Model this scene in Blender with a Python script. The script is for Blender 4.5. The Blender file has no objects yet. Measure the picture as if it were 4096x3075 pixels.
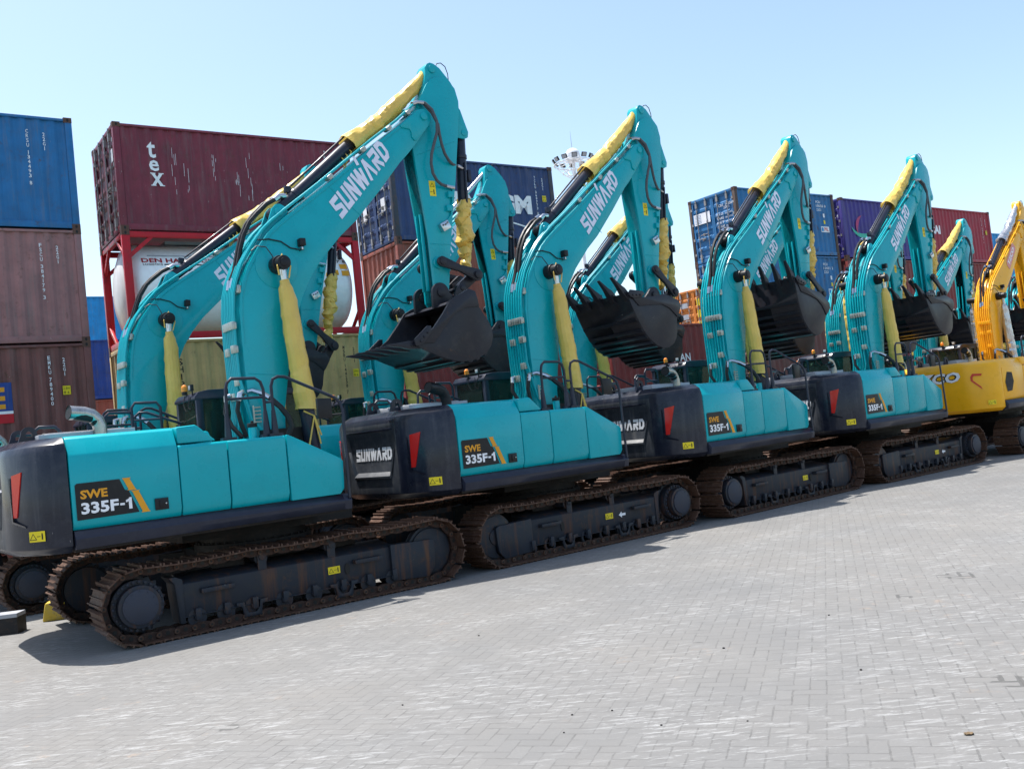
import bpy, bmesh, math, random
from mathutils import Matrix, Vector
random.seed(7)
R = math.radians
S = bpy.context.scene
C = S.collection
# ---------------- camera, sky, sun, exposure ----------------
PITCH, ROLL = 0.046424, -0.107030
GZ = 0.08
f = Vector((0, math.cos(PITCH), math.sin(PITCH))); r0 = Vector((1, 0, 0)); u0 = r0.cross(f)
cr, sr = math.cos(ROLL), math.sin(ROLL)
rt = r0*cr + u0*sr; up = -r0*sr + u0*cr
cam = bpy.data.cameras.new('camera'); co = bpy.data.objects.new('camera', cam); C.objects.link(co)
cam.sensor_width = 36; cam.lens = 3795.6/4096*36; cam.clip_end = 3000; cam.clip_start = 0.1
m = Matrix((rt, up, -f)).transposed().to_4x4(); m.translation = (0, 0, 2.0997-GZ)
co.matrix_world = m; S.camera = co
SUN = Vector((-0.893*.36, 0.449*.36, 1.0)).normalized()
w = bpy.data.worlds.new('World'); S.world = w; w.use_nodes = True
nt = w.node_tree; bg = nt.nodes['Background']; sky = nt.nodes.new('ShaderNodeTexSky')
sky.sky_type = 'NISHITA'; sky.sun_disc = False; sky.sun_elevation = R(70); sky.sun_rotation = R(-63.3)
sky.air_density = 1.0; sky.dust_density = 1.4; sky.ozone_density = 1.0; sky.altitude = 0
tint = nt.nodes.new('ShaderNodeMix'); tint.data_type = 'RGBA'; tint.blend_type = 'MULTIPLY'; tint.inputs[0].default_value = 1; tint.inputs[7].default_value = (1.08, 1.07, 1.0, 1)
nt.links.new(sky.outputs[0], tint.inputs[6]); nt.links.new(tint.outputs[2], bg.inputs[0]); bg.inputs[1].default_value = 0.15
sl = bpy.data.lights.new('sun', 'SUN'); so = bpy.data.objects.new('sun', sl); C.objects.link(so)
sl.energy = 4.7; sl.angle = R(0.53); sl.color = (1, .96, .9); so.rotation_euler = SUN.to_track_quat('Z', 'Y').to_euler()
S.view_settings.view_transform = 'Standard'; S.view_settings.look = 'None'; S.view_settings.exposure = 0.74; S.view_settings.gamma = 1
S.render.resolution_x = 1024; S.render.resolution_y = 768

# ---------------- materials ----------------
def newmat(name):
    mt = bpy.data.materials.new(name); mt.use_nodes = True
    return mt, mt.node_tree.nodes, mt.node_tree.links, mt.node_tree.nodes['Principled BSDF']
def coord(N, L, sc=(1, 1, 1)):
    t = N.new('ShaderNodeTexCoord'); oi = N.new('ShaderNodeObjectInfo'); a = N.new('ShaderNodeVectorMath'); a.operation = 'ADD'
    mu = N.new('ShaderNodeMath'); mu.operation = 'MULTIPLY'; mu.inputs[1].default_value = 37.0
    L.new(oi.outputs['Random'], mu.inputs[0]); L.new(t.outputs['Object'], a.inputs[0]); L.new(mu.outputs[0], a.inputs[1])
    mp = N.new('ShaderNodeMapping'); mp.inputs['Scale'].default_value = sc; L.new(a.outputs[0], mp.inputs[0])
    return mp.outputs[0]
def noise(N, L, v, scale, detail=4, rough=.6):
    n = N.new('ShaderNodeTexNoise'); n.inputs['Scale'].default_value = scale; n.inputs['Detail'].default_value = detail
    n.inputs['Roughness'].default_value = rough; L.new(v, n.inputs['Vector']); return n.outputs['Fac']
def ramp(N, L, fac, a, b, ca=(0, 0, 0, 1), cb=(1, 1, 1, 1)):
    r_ = N.new('ShaderNodeValToRGB'); r_.color_ramp.elements[0].position = a; r_.color_ramp.elements[1].position = b
    r_.color_ramp.elements[0].color = ca; r_.color_ramp.elements[1].color = cb; L.new(fac, r_.inputs[0]); return r_.outputs[0]
def mix(N, L, fac, a, b):
    x = N.new('ShaderNodeMix'); x.data_type = 'RGBA'
    if isinstance(fac, (int, float)): x.inputs[0].default_value = fac
    else: L.new(fac, x.inputs[0])
    for i, c in ((6, a), (7, b)):
        if isinstance(c, tuple): x.inputs[i].default_value = (*c[:3], 1)
        else: L.new(c, x.inputs[i])
    return x.outputs[2]
def bump(N, L, h, p, strength=.3, dist=.01):
    b = N.new('ShaderNodeBump'); b.inputs['Strength'].default_value = strength; b.inputs['Distance'].default_value = dist
    L.new(h, b.inputs['Height']); L.new(b.outputs[0], p.inputs['Normal'])
def paint(name, col, rough=.35, dirt=(.25, .22, .18), amt=.25, metal=0, scale=3, streak=None, rust=0, fleck=0, coat=0, bmp=0, var=.12):
    mt, N, L, p = newmat(name)
    v = coord(N, L)
    n1 = noise(N, L, v, scale, 6)
    dk = tuple(c*(1-var) for c in col); lt = tuple(min(1, c*(1+var)) for c in col)
    c = mix(N, L, ramp(N, L, n1, .3, .7), dk, lt)
    if amt:
        n2 = noise(N, L, v, scale*2.3, 8, .7)
        c = mix(N, L, ramp(N, L, n2, .5, .85, (0, 0, 0, 1), (amt,)*3+(1,)), c, dirt)
    if streak:
        vs = coord(N, L, (6, 6, .5)); n3 = noise(N, L, vs, 1.5, 5, .65)
        c = mix(N, L, ramp(N, L, n3, .52, .72, (0, 0, 0, 1), (streak[1],)*3+(1,)), c, streak[0])
    if rust:
        n4 = noise(N, L, v, scale*3.1, 8, .75); n5 = noise(N, L, v, 1.1, 3)
        mm = N.new('ShaderNodeMath'); mm.operation = 'MULTIPLY'; L.new(ramp(N, L, n4, .62-.1*rust, .70), mm.inputs[0]); L.new(ramp(N, L, n5, .4, .65), mm.inputs[1])
        c = mix(N, L, mm.outputs[0], c, (.09, .045, .025))
    if fleck:
        vf = coord(N, L, (1, 1, .35)); n6 = noise(N, L, vf, 26, 4, .7); n7 = noise(N, L, v, 1.7, 3)
        mm = N.new('ShaderNodeMath'); mm.operation = 'MULTIPLY'; L.new(ramp(N, L, n6, .72-.03*fleck, .76-.03*fleck), mm.inputs[0]); L.new(ramp(N, L, n7, .5, .62), mm.inputs[1])
        c = mix(N, L, mm.outputs[0], c, (.55, .5, .48))
    L.new(c, p.inputs['Base Color']); p.inputs['Metallic'].default_value = metal
    rr = ramp(N, L, n1, .3, .75, (max(rough-.08, .03),)*3+(1,), (min(1, rough+.12),)*3+(1,)); L.new(rr, p.inputs['Roughness'])
    p.inputs['Specular IOR Level'].default_value = .28 if not metal else .5
    if coat: p.inputs['Coat Weight'].default_value = coat; p.inputs['Coat Roughness'].default_value = .12
    if bmp: bump(N, L, noise(N, L, v, scale*6, 6), p, bmp, .01)
    return mt
TEAL = (.0008, .37, .425)
M = {}
M['teal'] = paint('teal_paint', TEAL, .28, (.03, .3, .34), .2, coat=.12, fleck=.25, var=.05)
M['navy'] = paint('dark_blue_grey_paint', (.017, .020, .036), .36, (.12, .12, .13), .2, coat=.12, var=.15)
M['cwnavy'] = paint('counterweight_paint', (.014, .017, .030), .30, (.16, .16, .165), .22, streak=((.10, .10, .11), .30), coat=.2, fleck=.4, var=.2)
M['cwdust_sheen'] = paint('dusty_sheen_counterweight', (.035, .040, .050), .45, (.17, .17, .17), .45, streak=((.13, .13, .13), .5), fleck=1, var=.25)  # rear face: real dust, with the grazing sun's sheen put into the colour
M['cwlip'] = paint('dusty_sunlit_lip', (.10, .105, .115), .5, (.2, .2, .2), .5, streak=((.2, .2, .2), .4))  # dusty grey lightened so the upward lip looks sunlit
M['pinblack'] = paint('bucket_black_paint', (.019, .019, .026), .36, (.10, .08, .07), .3, rust=.3, fleck=.3)
M['chassis'] = paint('chassis_paint', (.020, .025, .036), .5, (.05, .045, .03), .5, streak=((.14, .055, .02), .65), rust=1.0, fleck=.6)
M['hub'] = paint('hub_paint', (.035, .040, .058), .5, (.07, .05, .04), .4, rust=.3)
M['rust'] = paint('rusty_steel', (.078, .038, .024), .62, (.24, .17, .13), .75, scale=9, rust=.8, bmp=.5, fleck=.6, var=.3)
M['rustdark'] = paint('dark_rusty_link', (.036, .018, .014), .65, (.16, .10, .07), .6, scale=11, rust=.8, bmp=.5, var=.3)
M['darksteel'] = paint('dark_steel', (.014, .013, .014), .6, (.07, .04, .025), .6, scale=7, rust=.5)
M['white'] = paint('white_marking', (.86, .86, .88), .5, (.5, .5, .5), .08)
M['lilac'] = paint('boom_lettering_white', (.76, .78, .94), .45, (.4, .4, .4), .1)
M['orange'] = paint('orange_marking', (.75, .33, .02), .45, amt=.05)
M['yellowlabel'] = paint('yellow_label', (.80, .62, .02), .4, amt=.1)
M['ink_hole_black'] = paint('ink_and_hole_black', (.015, .015, .015), .5, amt=0)  # black print; also paints the shade inside holes and the exhaust mouth
M['red'] = paint('red_reflector', (.55, .012, .008), .15, amt=0, coat=.6, var=.05)
M['chrome'] = paint('bare_steel', (.55, .56, .58), .22, (.3, .3, .3), .3, metal=1)
M['zinc'] = paint('zinc_clamp', (.42, .44, .40), .38, (.25, .25, .2), .4, metal=.7, scale=8)
M['hose'] = paint('black_rubber', (.016, .016, .018), .45, (.12, .12, .12), .3, scale=8)
M['wiredhose'] = paint('wired_hose', (.085, .09, .10), .55, (.15, .15, .16), .5, scale=12, bmp=.6)
M['exhaust'] = paint('exhaust_steel', (.42, .40, .38), .28, (.16, .08, .04), .7, metal=.9, scale=7, rust=.5)
M['grey'] = paint('light_grey_metal', (.38, .39, .42), .5, (.2, .2, .2), .4)
M['amber'] = paint('amber_lens', (.85, .25, .02), .15, amt=0, coat=.5)
M['rubberblack'] = paint('black_plastic', (.012, .012, .014), .4, (.08, .08, .08), .2)
M['yellowpaint'] = paint('yellow_paint', (.88, .43, .012), .32, (.5, .3, .05), .15, coat=.12, var=.06)
M['redpaint'] = paint('red_frame_paint', (.50, .014, .025), .4, (.15, .05, .04), .5, rust=.5, fleck=.6)
M['tank'] = paint('white_tank', (.95, .96, .96), .35, (.6, .58, .55), .2, streak=((.6, .56, .5), .25), coat=.2)
def bagmat(name, col, rough):
    mt, N, L, p = newmat(name); v = coord(N, L)
    c = mix(N, L, ramp(N, L, noise(N, L, v, 2.2, 5), .3, .7), tuple(x*.82 for x in col), col)
    c = mix(N, L, ramp(N, L, noise(N, L, v, 14, 7, .7), .62, .8, (0, 0, 0, 1), (.5,)*3+(1,)), c, (.45, .33, .09))
    L.new(c, p.inputs['Base Color']); p.inputs['Roughness'].default_value = rough
    mu = N.new('ShaderNodeTexVoronoi'); mu.inputs['Scale'].default_value = 5; mu.feature = 'SMOOTH_F1'
    vs = coord(N, L, (1.6, 1, .7)); L.new(vs, mu.inputs['Vector'])
    b = N.new('ShaderNodeBump'); b.inputs['Strength'].default_value = .45; b.inputs['Distance'].default_value = .03; L.new(mu.outputs['Distance'], b.inputs['Height'])
    b2 = N.new('ShaderNodeBump'); b2.inputs['Strength'].default_value = .5; b2.inputs['Distance'].default_value = .03
    L.new(noise(N, L, v, 6, 3), b2.inputs['Height']); L.new(b.outputs[0], b2.inputs['Normal']); L.new(b2.outputs[0], p.inputs['Normal'])
    tl = N.new('ShaderNodeBsdfTranslucent'); L.new(c, tl.inputs[0]); mx = N.new('ShaderNodeMixShader'); mx.inputs[0].default_value = .22
    L.new(p.outputs[0], mx.inputs[1]); L.new(tl.outputs[0], mx.inputs[2]); L.new(mx.outputs[0], N['Material Output'].inputs[0])
    return mt
M['bag'] = bagmat('yellow_plastic_sleeve', (.96, .66, .15), .30)
M['foil'] = bagmat('silver_foil_wrap', (.7, .7, .72), .25); M['foil'].node_tree.nodes['Principled BSDF'].inputs['Metallic'].default_value = .8
mt, N, L, p = newmat('cab_glass'); M['glass'] = mt
tr = N.new('ShaderNodeBsdfTransparent'); tr.inputs[0].default_value = (.55, .68, .62, 1); ms = N.new('ShaderNodeMixShader'); ms.inputs[0].default_value = .28
p.inputs['Base Color'].default_value = (.05, .07, .065, 1); p.inputs['Roughness'].default_value = .05
L.new(tr.outputs[0], ms.inputs[1]); L.new(p.outputs[0], ms.inputs[2]); L.new(ms.outputs[0], N['Material Output'].inputs[0])
def cont(name, col, dirt=.5, rust=.7, streak=.35, fleck=1.0, sc=(.35, .3, .28)):
    return paint('container_'+name, col, .5, tuple(.5*x+.06 for x in col), dirt, streak=(tuple(.45*x+.035 for x in sc), streak), rust=rust, fleck=fleck, scale=2.0, var=.18, bmp=.15)
K = {'blue': cont('bright_blue', (.022, .155, .37)), 'dusty': cont('dusty_maroon', (.33, .155, .15), .8, .8, .5), 'brown': cont('brown', (.18, .07, .062)),
 'maroon': cont('maroon', (.20, .035, .055), fleck=2), 'khaki': cont('khaki', (.52, .36, .15), .25, .3, .2, .3), 'navy': cont('navy', (.035, .065, .17)),
 'rustred': cont('rust_red', (.30, .08, .05)), 'darkred': cont('dark_red', (.23, .04, .038)), 'pil': cont('mid_blue', (.03, .17, .38), rust=1.3),
 'orange': cont('orange', (.62, .20, .035)), 'purple': cont('purple', (.06, .045, .23), .3, .4), 'hred': cont('crimson', (.34, .035, .055), .3, .4),
 'sky': cont('light_blue', (.02, .28, .62), .3, .4), 'royal': cont('royal_blue', (.02, .06, .26)), 'green': cont('green', (.04, .16, .11))}

STAINS = ((4.42, 10.03, .40), (3.09, 6.43, .30), (3.55, 9.32, .22), (1.36, 8.35, .1), (-2.4, 7.3, .16))
# ground: concrete block pavers in herringbone
mt, N, L, p = newmat('block_paving'); M['ground'] = mt
geo = N.new('ShaderNodeTexCoord'); mp = N.new('ShaderNodeMapping'); L.new(geo.outputs['Object'], mp.inputs[0])
mp.inputs['Rotation'].default_value = (0, 0, -R(72)); mp.inputs['Scale'].default_value = (1/.112,)*3
sp = N.new('ShaderNodeSeparateXYZ')
wob = N.new('ShaderNodeTexNoise'); wob.inputs['Scale'].default_value = 2.0; wob.inputs['Detail'].default_value = 2
va = N.new('ShaderNodeVectorMath'); va.operation = 'MULTIPLY_ADD'; L.new(mp.outputs[0], wob.inputs['Vector']); L.new(wob.outputs['Color'], va.inputs[0]); va.inputs[1].default_value = (.16, .16, 0); L.new(mp.outputs[0], va.inputs[2])
L.new(va.outputs[0], sp.inputs[0])
def MA(op, a, b=None, c=None):
    n = N.new('ShaderNodeMath'); n.operation = op
    for i, x in enumerate((a, b, c)):
        if x is None: continue
        if isinstance(x, (int, float)): n.inputs[i].default_value = x
        else: L.new(x, n.inputs[i])
    return n.outputs[0]
X, Y = sp.outputs[0], sp.outputs[1]
ix, iy = MA('FLOOR', X), MA('FLOOR', Y); fx, fy = MA('SUBTRACT', X, ix), MA('SUBTRACT', Y, iy)
k = MA('FLOORED_MODULO', MA('SUBTRACT', ix, iy), 4.0)
def isk(v): return MA('COMPARE', k, float(v), .1)
dl = MA('ADD', fx, isk(1)); dr = MA('ADD', MA('SUBTRACT', 1.0, fx), isk(0)); db = MA('ADD', fy, isk(2)); dt = MA('ADD', MA('SUBTRACT', 1.0, fy), isk(3))
jd = MA('MINIMUM', MA('MINIMUM', dl, dr), MA('MINIMUM', db, dt))
bx = MA('SUBTRACT', ix, isk(1)); by = MA('SUBTRACT', iy, isk(2))
cb = N.new('ShaderNodeCombineXYZ'); L.new(bx, cb.inputs[0]); L.new(by, cb.inputs[1])
wn = N.new('ShaderNodeTexWhiteNoise'); wn.noise_dimensions = '2D'; L.new(cb.outputs[0], wn.inputs['Vector'])
obj = geo.outputs['Object']
base = mix(N, L, wn.outputs['Value'], (.163, .160, .155), (.192, .188, .181))
big = noise(N, L, obj, .35, 5); base = mix(N, L, ramp(N, L, big, .35, .7), base, (.205, .193, .176)); big2 = noise(N, L, obj, .13, 4, .5); base = mix(N, L, ramp(N, L, big2, .4, .62, (0, 0, 0, 1), (.45,)*3+(1,)), base, (.130, .130, .131))
fine = noise(N, L, obj, 60, 5, .8); base = mix(N, L, ramp(N, L, fine, .35, .75, (0, 0, 0, 1), (.6,)*3+(1,)), base, (.135, .135, .134))
jn = noise(N, L, obj, 5, 4); jw = MA('MULTIPLY_ADD', jn, .10, .0)
joint = MA('LESS_THAN', jd, jw); jf = MA('MULTIPLY', joint, MA('MULTIPLY_ADD', ramp(N, L, noise(N, L, obj, 4, 6, .75), .38, .62), .62, .08))
base = mix(N, L, jf, base, (.085, .082, .078))
st = N.new('ShaderNodeMapping'); st.inputs['Rotation'].default_value = (0, 0, -R(-16)); st.inputs['Scale'].default_value = (2.2, 14, 1); L.new(obj, st.inputs[0])
sn = noise(N, L, st.outputs[0], 1.5, 7, .72); pm = noise(N, L, obj, .9, 5, .6)
st2 = N.new('ShaderNodeMapping'); st2.inputs['Rotation'].default_value = (0, 0, -R(35)); st2.inputs['Scale'].default_value = (3, 11, 1); L.new(obj, st2.inputs[0])
sn2 = noise(N, L, st2.outputs[0], 1.8, 7, .75)
sf = MA('MULTIPLY', MA('MAXIMUM', ramp(N, L, sn, .545, .60), ramp(N, L, sn2, .56, .62)), ramp(N, L, pm, .40, .60))
base = mix(N, L, MA('MULTIPLY', sf, .54), base, (.40, .40, .395))
ps = noise(N, L, obj, 3.3, 6, .7); base = mix(N, L, MA('MULTIPLY', MA('MULTIPLY', ramp(N, L, ps, .60, .68), ramp(N, L, big, .5, .6)), .45), base, (.33, .245, .18))
ds = noise(N, L, obj, 1.9, 5, .65); base = mix(N, L, ramp(N, L, ds, .66, .74, (0, 0, 0, 1), (.5,)*3+(1,)), base, (.12, .118, .115))
for (cx_, cy_, rr_) in STAINS:
    vd = N.new('ShaderNodeVectorMath'); vd.operation = 'DISTANCE'; L.new(obj, vd.inputs[0]); vd.inputs[1].default_value = (cx_, cy_, 0)
    base = mix(N, L, MA('MULTIPLY', MA('LESS_THAN', jd, .17), ramp(N, L, MA('ADD', MA('DIVIDE', vd.outputs['Value'], rr_), jn), .9, 1.2, (.65,)*3+(1,), (0, 0, 0, 1))), base, (.06, .058, .055))
L.new(base, p.inputs['Base Color']); p.inputs['Roughness'].default_value = .85
h = MA('ADD', MA('MULTIPLY', MA('SUBTRACT', 1.0, joint), 1.0), MA('MULTIPLY', fine, .35)); bump(N, L, h, p, .5, .006)

# ---------------- mesh helpers ----------------
class MB:
    def __init__(s): s.v = []; s.f = []; s.m = []
    def add(s, vs, fs, mi=0):
        o = len(s.v); s.v += [tuple(x) for x in vs]; s.f += [tuple(i+o for i in q) for q in fs]; s.m += [mi]*len(fs); return s
    def box(s, x0, x1, y0, y1, z0, z1, mi=0, mat=None):
        vs = [Vector((x, y, z)) for x in (x0, x1) for y in (y0, y1) for z in (z0, z1)]
        if mat: vs = [mat @ q for q in vs]
        return s.add(vs, [(0, 1, 3, 2), (4, 6, 7, 5), (0, 4, 5, 1), (2, 3, 7, 6), (0, 2, 6, 4), (1, 5, 7, 3)], mi)
    def prism(s, poly, y0, y1, mi=0, ax='y'):
        n = len(poly)
        def P(a, b, c): return {'y': (a, c, b), 'x': (c, a, b), 'z': (a, b, c)}[ax]
        vs = [P(a, b, y0) for a, b in poly]+[P(a, b, y1) for a, b in poly]
        return s.add(vs, [tuple(range(n)), tuple(range(2*n-1, n-1, -1))]+[(i, i+n, (i+1) % n+n, (i+1) % n) for i in range(n)], mi)
    def tube(s, pts, r, n=8, mi=0, cap=True, wr=0, sq=1.0):
        pts = [Vector(q) for q in pts]; rr = r if isinstance(r, (list, tuple)) else [r]*len(pts)
        t0 = (pts[1]-pts[0]).normalized(); a = t0.cross(Vector((0, 1, 0)))
        if a.length < .1: a = t0.cross(Vector((1, 0, 0)))
        a.normalize(); vs = []
        for i, q in enumerate(pts):
            t = (pts[min(i+1, len(pts)-1)]-pts[max(i-1, 0)]).normalized(); a = (a-t*a.dot(t)).normalized(); b = t.cross(a)
            for j in range(n):
                an = 2*math.pi*j/n; k_ = rr[i]*(1+wr*random.uniform(-1, 1))
                vs.append(q+a*math.cos(an)*k_+b*math.sin(an)*k_*sq)
        fs = [(i*n+j, i*n+(j+1) % n, (i+1)*n+(j+1) % n, (i+1)*n+j) for i in range(len(pts)-1) for j in range(n)]
        if cap: fs += [tuple(range(n-1, -1, -1)), tuple(range(len(vs)-n, len(vs)))]
        return s.add(vs, fs, mi)
    def cyl(s, a, b, r, n=20, mi=0, r2=None): return s.tube([a, b], [r, r if r2 is None else r2], n, mi)
    def sphere(s, c, r, n=12, mi=0, sc=(1, 1, 1)):
        vs = []; fs = []; mth = n//2
        for i in range(mth+1):
            for j in range(n):
                t = math.pi*i/mth; q = 2*math.pi*j/n
                vs.append((c[0]+r*sc[0]*math.sin(t)*math.cos(q), c[1]+r*sc[1]*math.sin(t)*math.sin(q), c[2]+r*sc[2]*math.cos(t)))
        for i in range(mth):
            for j in range(n): fs.append((i*n+j, i*n+(j+1) % n, (i+1)*n+(j+1) % n, (i+1)*n+j))
        return s.add(vs, fs, mi)
    def mesh(s, name, mats, bev=0, ang=35, dz=0, seg=2, weld=True):
        me = bpy.data.meshes.new(name); me.from_pydata(s.v, [], s.f); me.polygons.foreach_set('material_index', s.m)
        bm = bmesh.new(); bm.from_mesh(me)
        if weld: bmesh.ops.remove_doubles(bm, verts=bm.verts, dist=1e-5)
        bmesh.ops.recalc_face_normals(bm, faces=bm.faces)
        if bev:
            ed = [e for e in bm.edges if len(e.link_faces) == 2 and e.calc_face_angle(0) > R(32)]
            bmesh.ops.bevel(bm, geom=ed, offset=bev, segments=seg, affect='EDGES', clamp_overlap=True, profile=.5)
        if dz:
            for q in bm.verts: q.co.z += dz
        bm.to_mesh(me); bm.free()
        for q in (mats if isinstance(mats, (list, tuple)) else [mats]): me.materials.append(q)
        me.shade_smooth(); me.set_sharp_from_angle(angle=R(ang)); return me
def link(name, me, parent=None, mat=None, mtx=None):
    o = bpy.data.objects.new(name, me); C.objects.link(o)
    if parent: o.parent = parent
    if mtx is not None: o.matrix_basis = mtx
    if mat is not None: o.material_slots[0].link = 'OBJECT'; o.material_slots[0].material = mat
    return o
def empty(name, loc, rz, label, cat, group=None):
    o = bpy.data.objects.new(name, None); C.objects.link(o); o.location = loc; o.rotation_euler = (0, 0, rz); o.empty_display_size = .3
    o['label'] = label; o['category'] = cat
    if group: o['group'] = group
    return o
def frame(o, xd, yd):
    xd, yd = Vector(xd), Vector(yd); z = xd.cross(yd); m_ = Matrix((xd, yd, z)).transposed().to_4x4(); m_.translation = o; return m_
_tc = {}
def crumple(vs_from, mb, amp, fr, seed):
    from mathutils import noise as NZ
    for i in range(vs_from, len(mb.v)):
        q = Vector(mb.v[i]); a = NZ.noise_vector(q*fr+Vector((seed, 0, 0))); b = NZ.noise_vector(q*fr*2.7+Vector((seed, 5, 0)))
        mb.v[i] = tuple(q+a*amp+b*amp*.45)
def textmesh(t, bold=0.0):
    kx = (t, bold)
    if kx not in _tc:
        cu = bpy.data.curves.new('t', 'FONT'); cu.body = t; cu.resolution_u = 2; cu.offset = bold; cu.fill_mode = 'FRONT'
        o = bpy.data.objects.new('t', cu); C.objects.link(o); bpy.context.view_layer.update()
        me = bpy.data.meshes.new_from_object(o); bpy.data.objects.remove(o)
        vs = [tuple(q.co) for q in me.vertices]; fs = [tuple(q.vertices) for q in me.polygons]; bpy.data.meshes.remove(me)
        xs = [q[0] for q in vs] or [0, 1]; ys = [q[1] for q in vs] or [0, 1]
        _tc[kx] = ([((x-min(xs))/(max(xs)-min(xs)+1e-9), (y-min(ys))/(max(ys)-min(ys)+1e-9)) for x, y, z in vs], fs, (max(xs)-min(xs))/(max(ys)-min(ys)+1e-9))
    return _tc[kx]
def puttext(mb, t, mtx, x, y, wd, ht, mi=0, bold=0.0, skew=0, lift=0):
    vs, fs, asp = textmesh(t, bold)
    if wd is None: wd = ht*asp
    mb.add([mtx @ Vector((x+a*wd+skew*b*ht, y+b*ht, lift)) for a, b in vs], fs, mi); return wd
def vtext(mb, t, mtx, x, y, h_, wd, mi=0, gap=.25):   # stacked letters downwards
    for ch in t:
        if ch != ' ': puttext(mb, ch, mtx, x+(wd*.38 if ch in 'I1' else 0), y-h_, wd*(.25 if ch in 'I1' else 1), h_, mi, .01)
        y -= h_*(1+gap) if ch != ' ' else h_*.7
SL = {'S': (.8, [[(.8, .87), (.13, .87), (.13, .56), (.67, .44), (.67, .13), (0, .13)]]),
 'U': (.8, [[(.13, 1), (.13, .13), (.67, .13), (.67, 1)]]), 'N': (.8, [[(.13, 0), (.13, 1)], [(.16, .98), (.64, .02)], [(.67, 0), (.67, 1)]]),
 'W': (1.12, [[(.1, 1), (.3, .02)], [(.3, .02), (.56, .98)], [(.56, .98), (.76, .02)], [(.76, .02), (1.02, .84)], [(1.06, .98), (1.19, 1.4)]]),
 'A': (.86, [[(.02, 0), (.36, .98)], [(.36, .98), (.72, 0)]]), 'R': (.8, [[(.13, 0), (.13, .6)], [(0, .87), (.67, .87), (.67, .5), (.3, .47), (.72, .0)]]),
 'D': (.8, [[(.13, 0), (.13, .87), (.5, .87), (.67, .7), (.67, .3), (.5, .13), (.24, .13)]])}
def logo(mb, word, mtx, wd, ht, mi=0, skew=.18, sw=.2, tick=True):
    tot = sum(SL[c][0]+.1 for c in word)-.1; sx = wd/tot; x = 0; lay = 0
    for c in word:
        for st_ in SL[c][1]:
            if not tick and max(b for a, b in st_) > 1.2: continue
            P = [Vector((x*1.0+a, b)) for a, b in st_]; n = len(P); l_, r_ = [], []
            for i in range(n):
                d1 = (P[i]-P[i-1]).normalized() if i else (P[1]-P[0]).normalized(); d2 = (P[i+1]-P[i]).normalized() if i < n-1 else d1
                nn = (Vector((-d1.y, d1.x))+Vector((-d2.y, d2.x))); nn.normalize(); kk = (sw/2)/max(.5, nn.dot(Vector((-d1.y, d1.x))))
                l_.append(P[i]+nn*kk); r_.append(P[i]-nn*kk)
            lay += 1
            T = lambda q: mtx @ Vector((q.x*sx+skew*q.y*ht, q.y*ht, .0006*(lay % 3)))
            vs = [T(q) for q in l_]+[T(q) for q in r_]
            mb.add(vs, [(i, i+1, n+i+1, n+i) for i in range(n-1)], mi)
        x += SL[c][0]+.1

def quad(mb, m_, pts, mi=0, l_=.002): mb.add([m_ @ Vector((a, b, l_)) for a, b in pts], [tuple(range(len(pts)))], mi)
# ---------------- ground ----------------
g = MB(); g.add([(-400, -60, 0), (700, -60, 0), (700, 900, 0), (-400, 900, 0)], [(0, 1, 2, 3)])
o = link('paved_ground', g.mesh('paved_ground', M['ground'])); o['kind'] = 'structure'

# ---------------- excavator meshes (machine coordinates, x forward, y left, z up) ----------------
DZ = -GZ
ME = {}
def put(name, mb, mats, dy=0, **k_):
    if dy: mb.v = [(q[0], q[1]+dy, q[2]) for q in mb.v]
    ME[name] = mb.mesh(name, mats, dz=DZ, **k_); return ME[name]
UPPER = [(-.0, 2.2), (-.0, 2.64), (-.02, 3.2), (-.03, 3.7), (-.02, 4.12), (.01, 4.38), (.06, 4.55), (.15, 4.76), (.27, 4.95), (.37, 5.09), (.5, 5.25), (.64, 5.38), (.83, 5.53), (1.21, 5.81), (1.45, 5.99), (2.4, 6.73), (2.89, 7.09), (3.16, 7.32)]
ENDB = [(3.25, 7.38), (3.34, 7.4), (3.43, 7.36), (3.48, 7.27), (3.45, 7.18)]
LOWER = [(3.39, 7.08), (3.17, 6.82), (2.96, 6.6), (2.82, 6.47), (2.41, 6.0), (1.94, 5.5), (1.64, 5.24), (1.29, 4.87), (1.1, 4.61), (.94, 4.33), (.86, 4.12), (.76, 3.85), (.67, 3.5), (.59, 3.12), (.51, 2.73), (.47, 2.2)]
mb = MB(); mb.prism(UPPER+ENDB+LOWER, -.25, .25); 
for s_ in (-1, 1):
    # raised edge flange, end gusset, lug plates, hub disc
    mb.prism([(2.88, 7.075), (2.9, 7.04), (2.96, 7.035), (3.05, 7.03), (3.08, 6.98), (3.08, 6.9), (3.13, 6.85), (3.17, 6.86), (3.4, 7.1), (3.47, 7.22), (3.47, 7.3), (3.42, 7.37), (3.34, 7.395), (3.24, 7.37), (3.1, 7.25)], s_*.245, s_*.272)
    mb.prism([(.9, 5.60), (.86, 5.68), (.78, 5.72), (.71, 5.71), (.65, 5.65), (.57, 5.46), (.45, 5.26), (.33, 5.08), (.24, 4.93), (.42, 5.05), (.66, 5.33)], s_*.10, s_*.14)
    mb.cyl((.744, s_*.09, 5.594), (.744, s_*.16, 5.594), .065, 16)
    mb.cyl((3.335, s_*.26, 7.264), (3.335, s_*.30, 7.264), .062, 18)
    mb.cyl((.58, s_*.24, 4.77), (.58, s_*.262, 4.77), .32, 28)
put('boom', mb, M['teal'], dy=-.08, bev=.008, ang=40)
put('boom_y', mb, M['yellowpaint'], bev=.008, ang=40)
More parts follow.
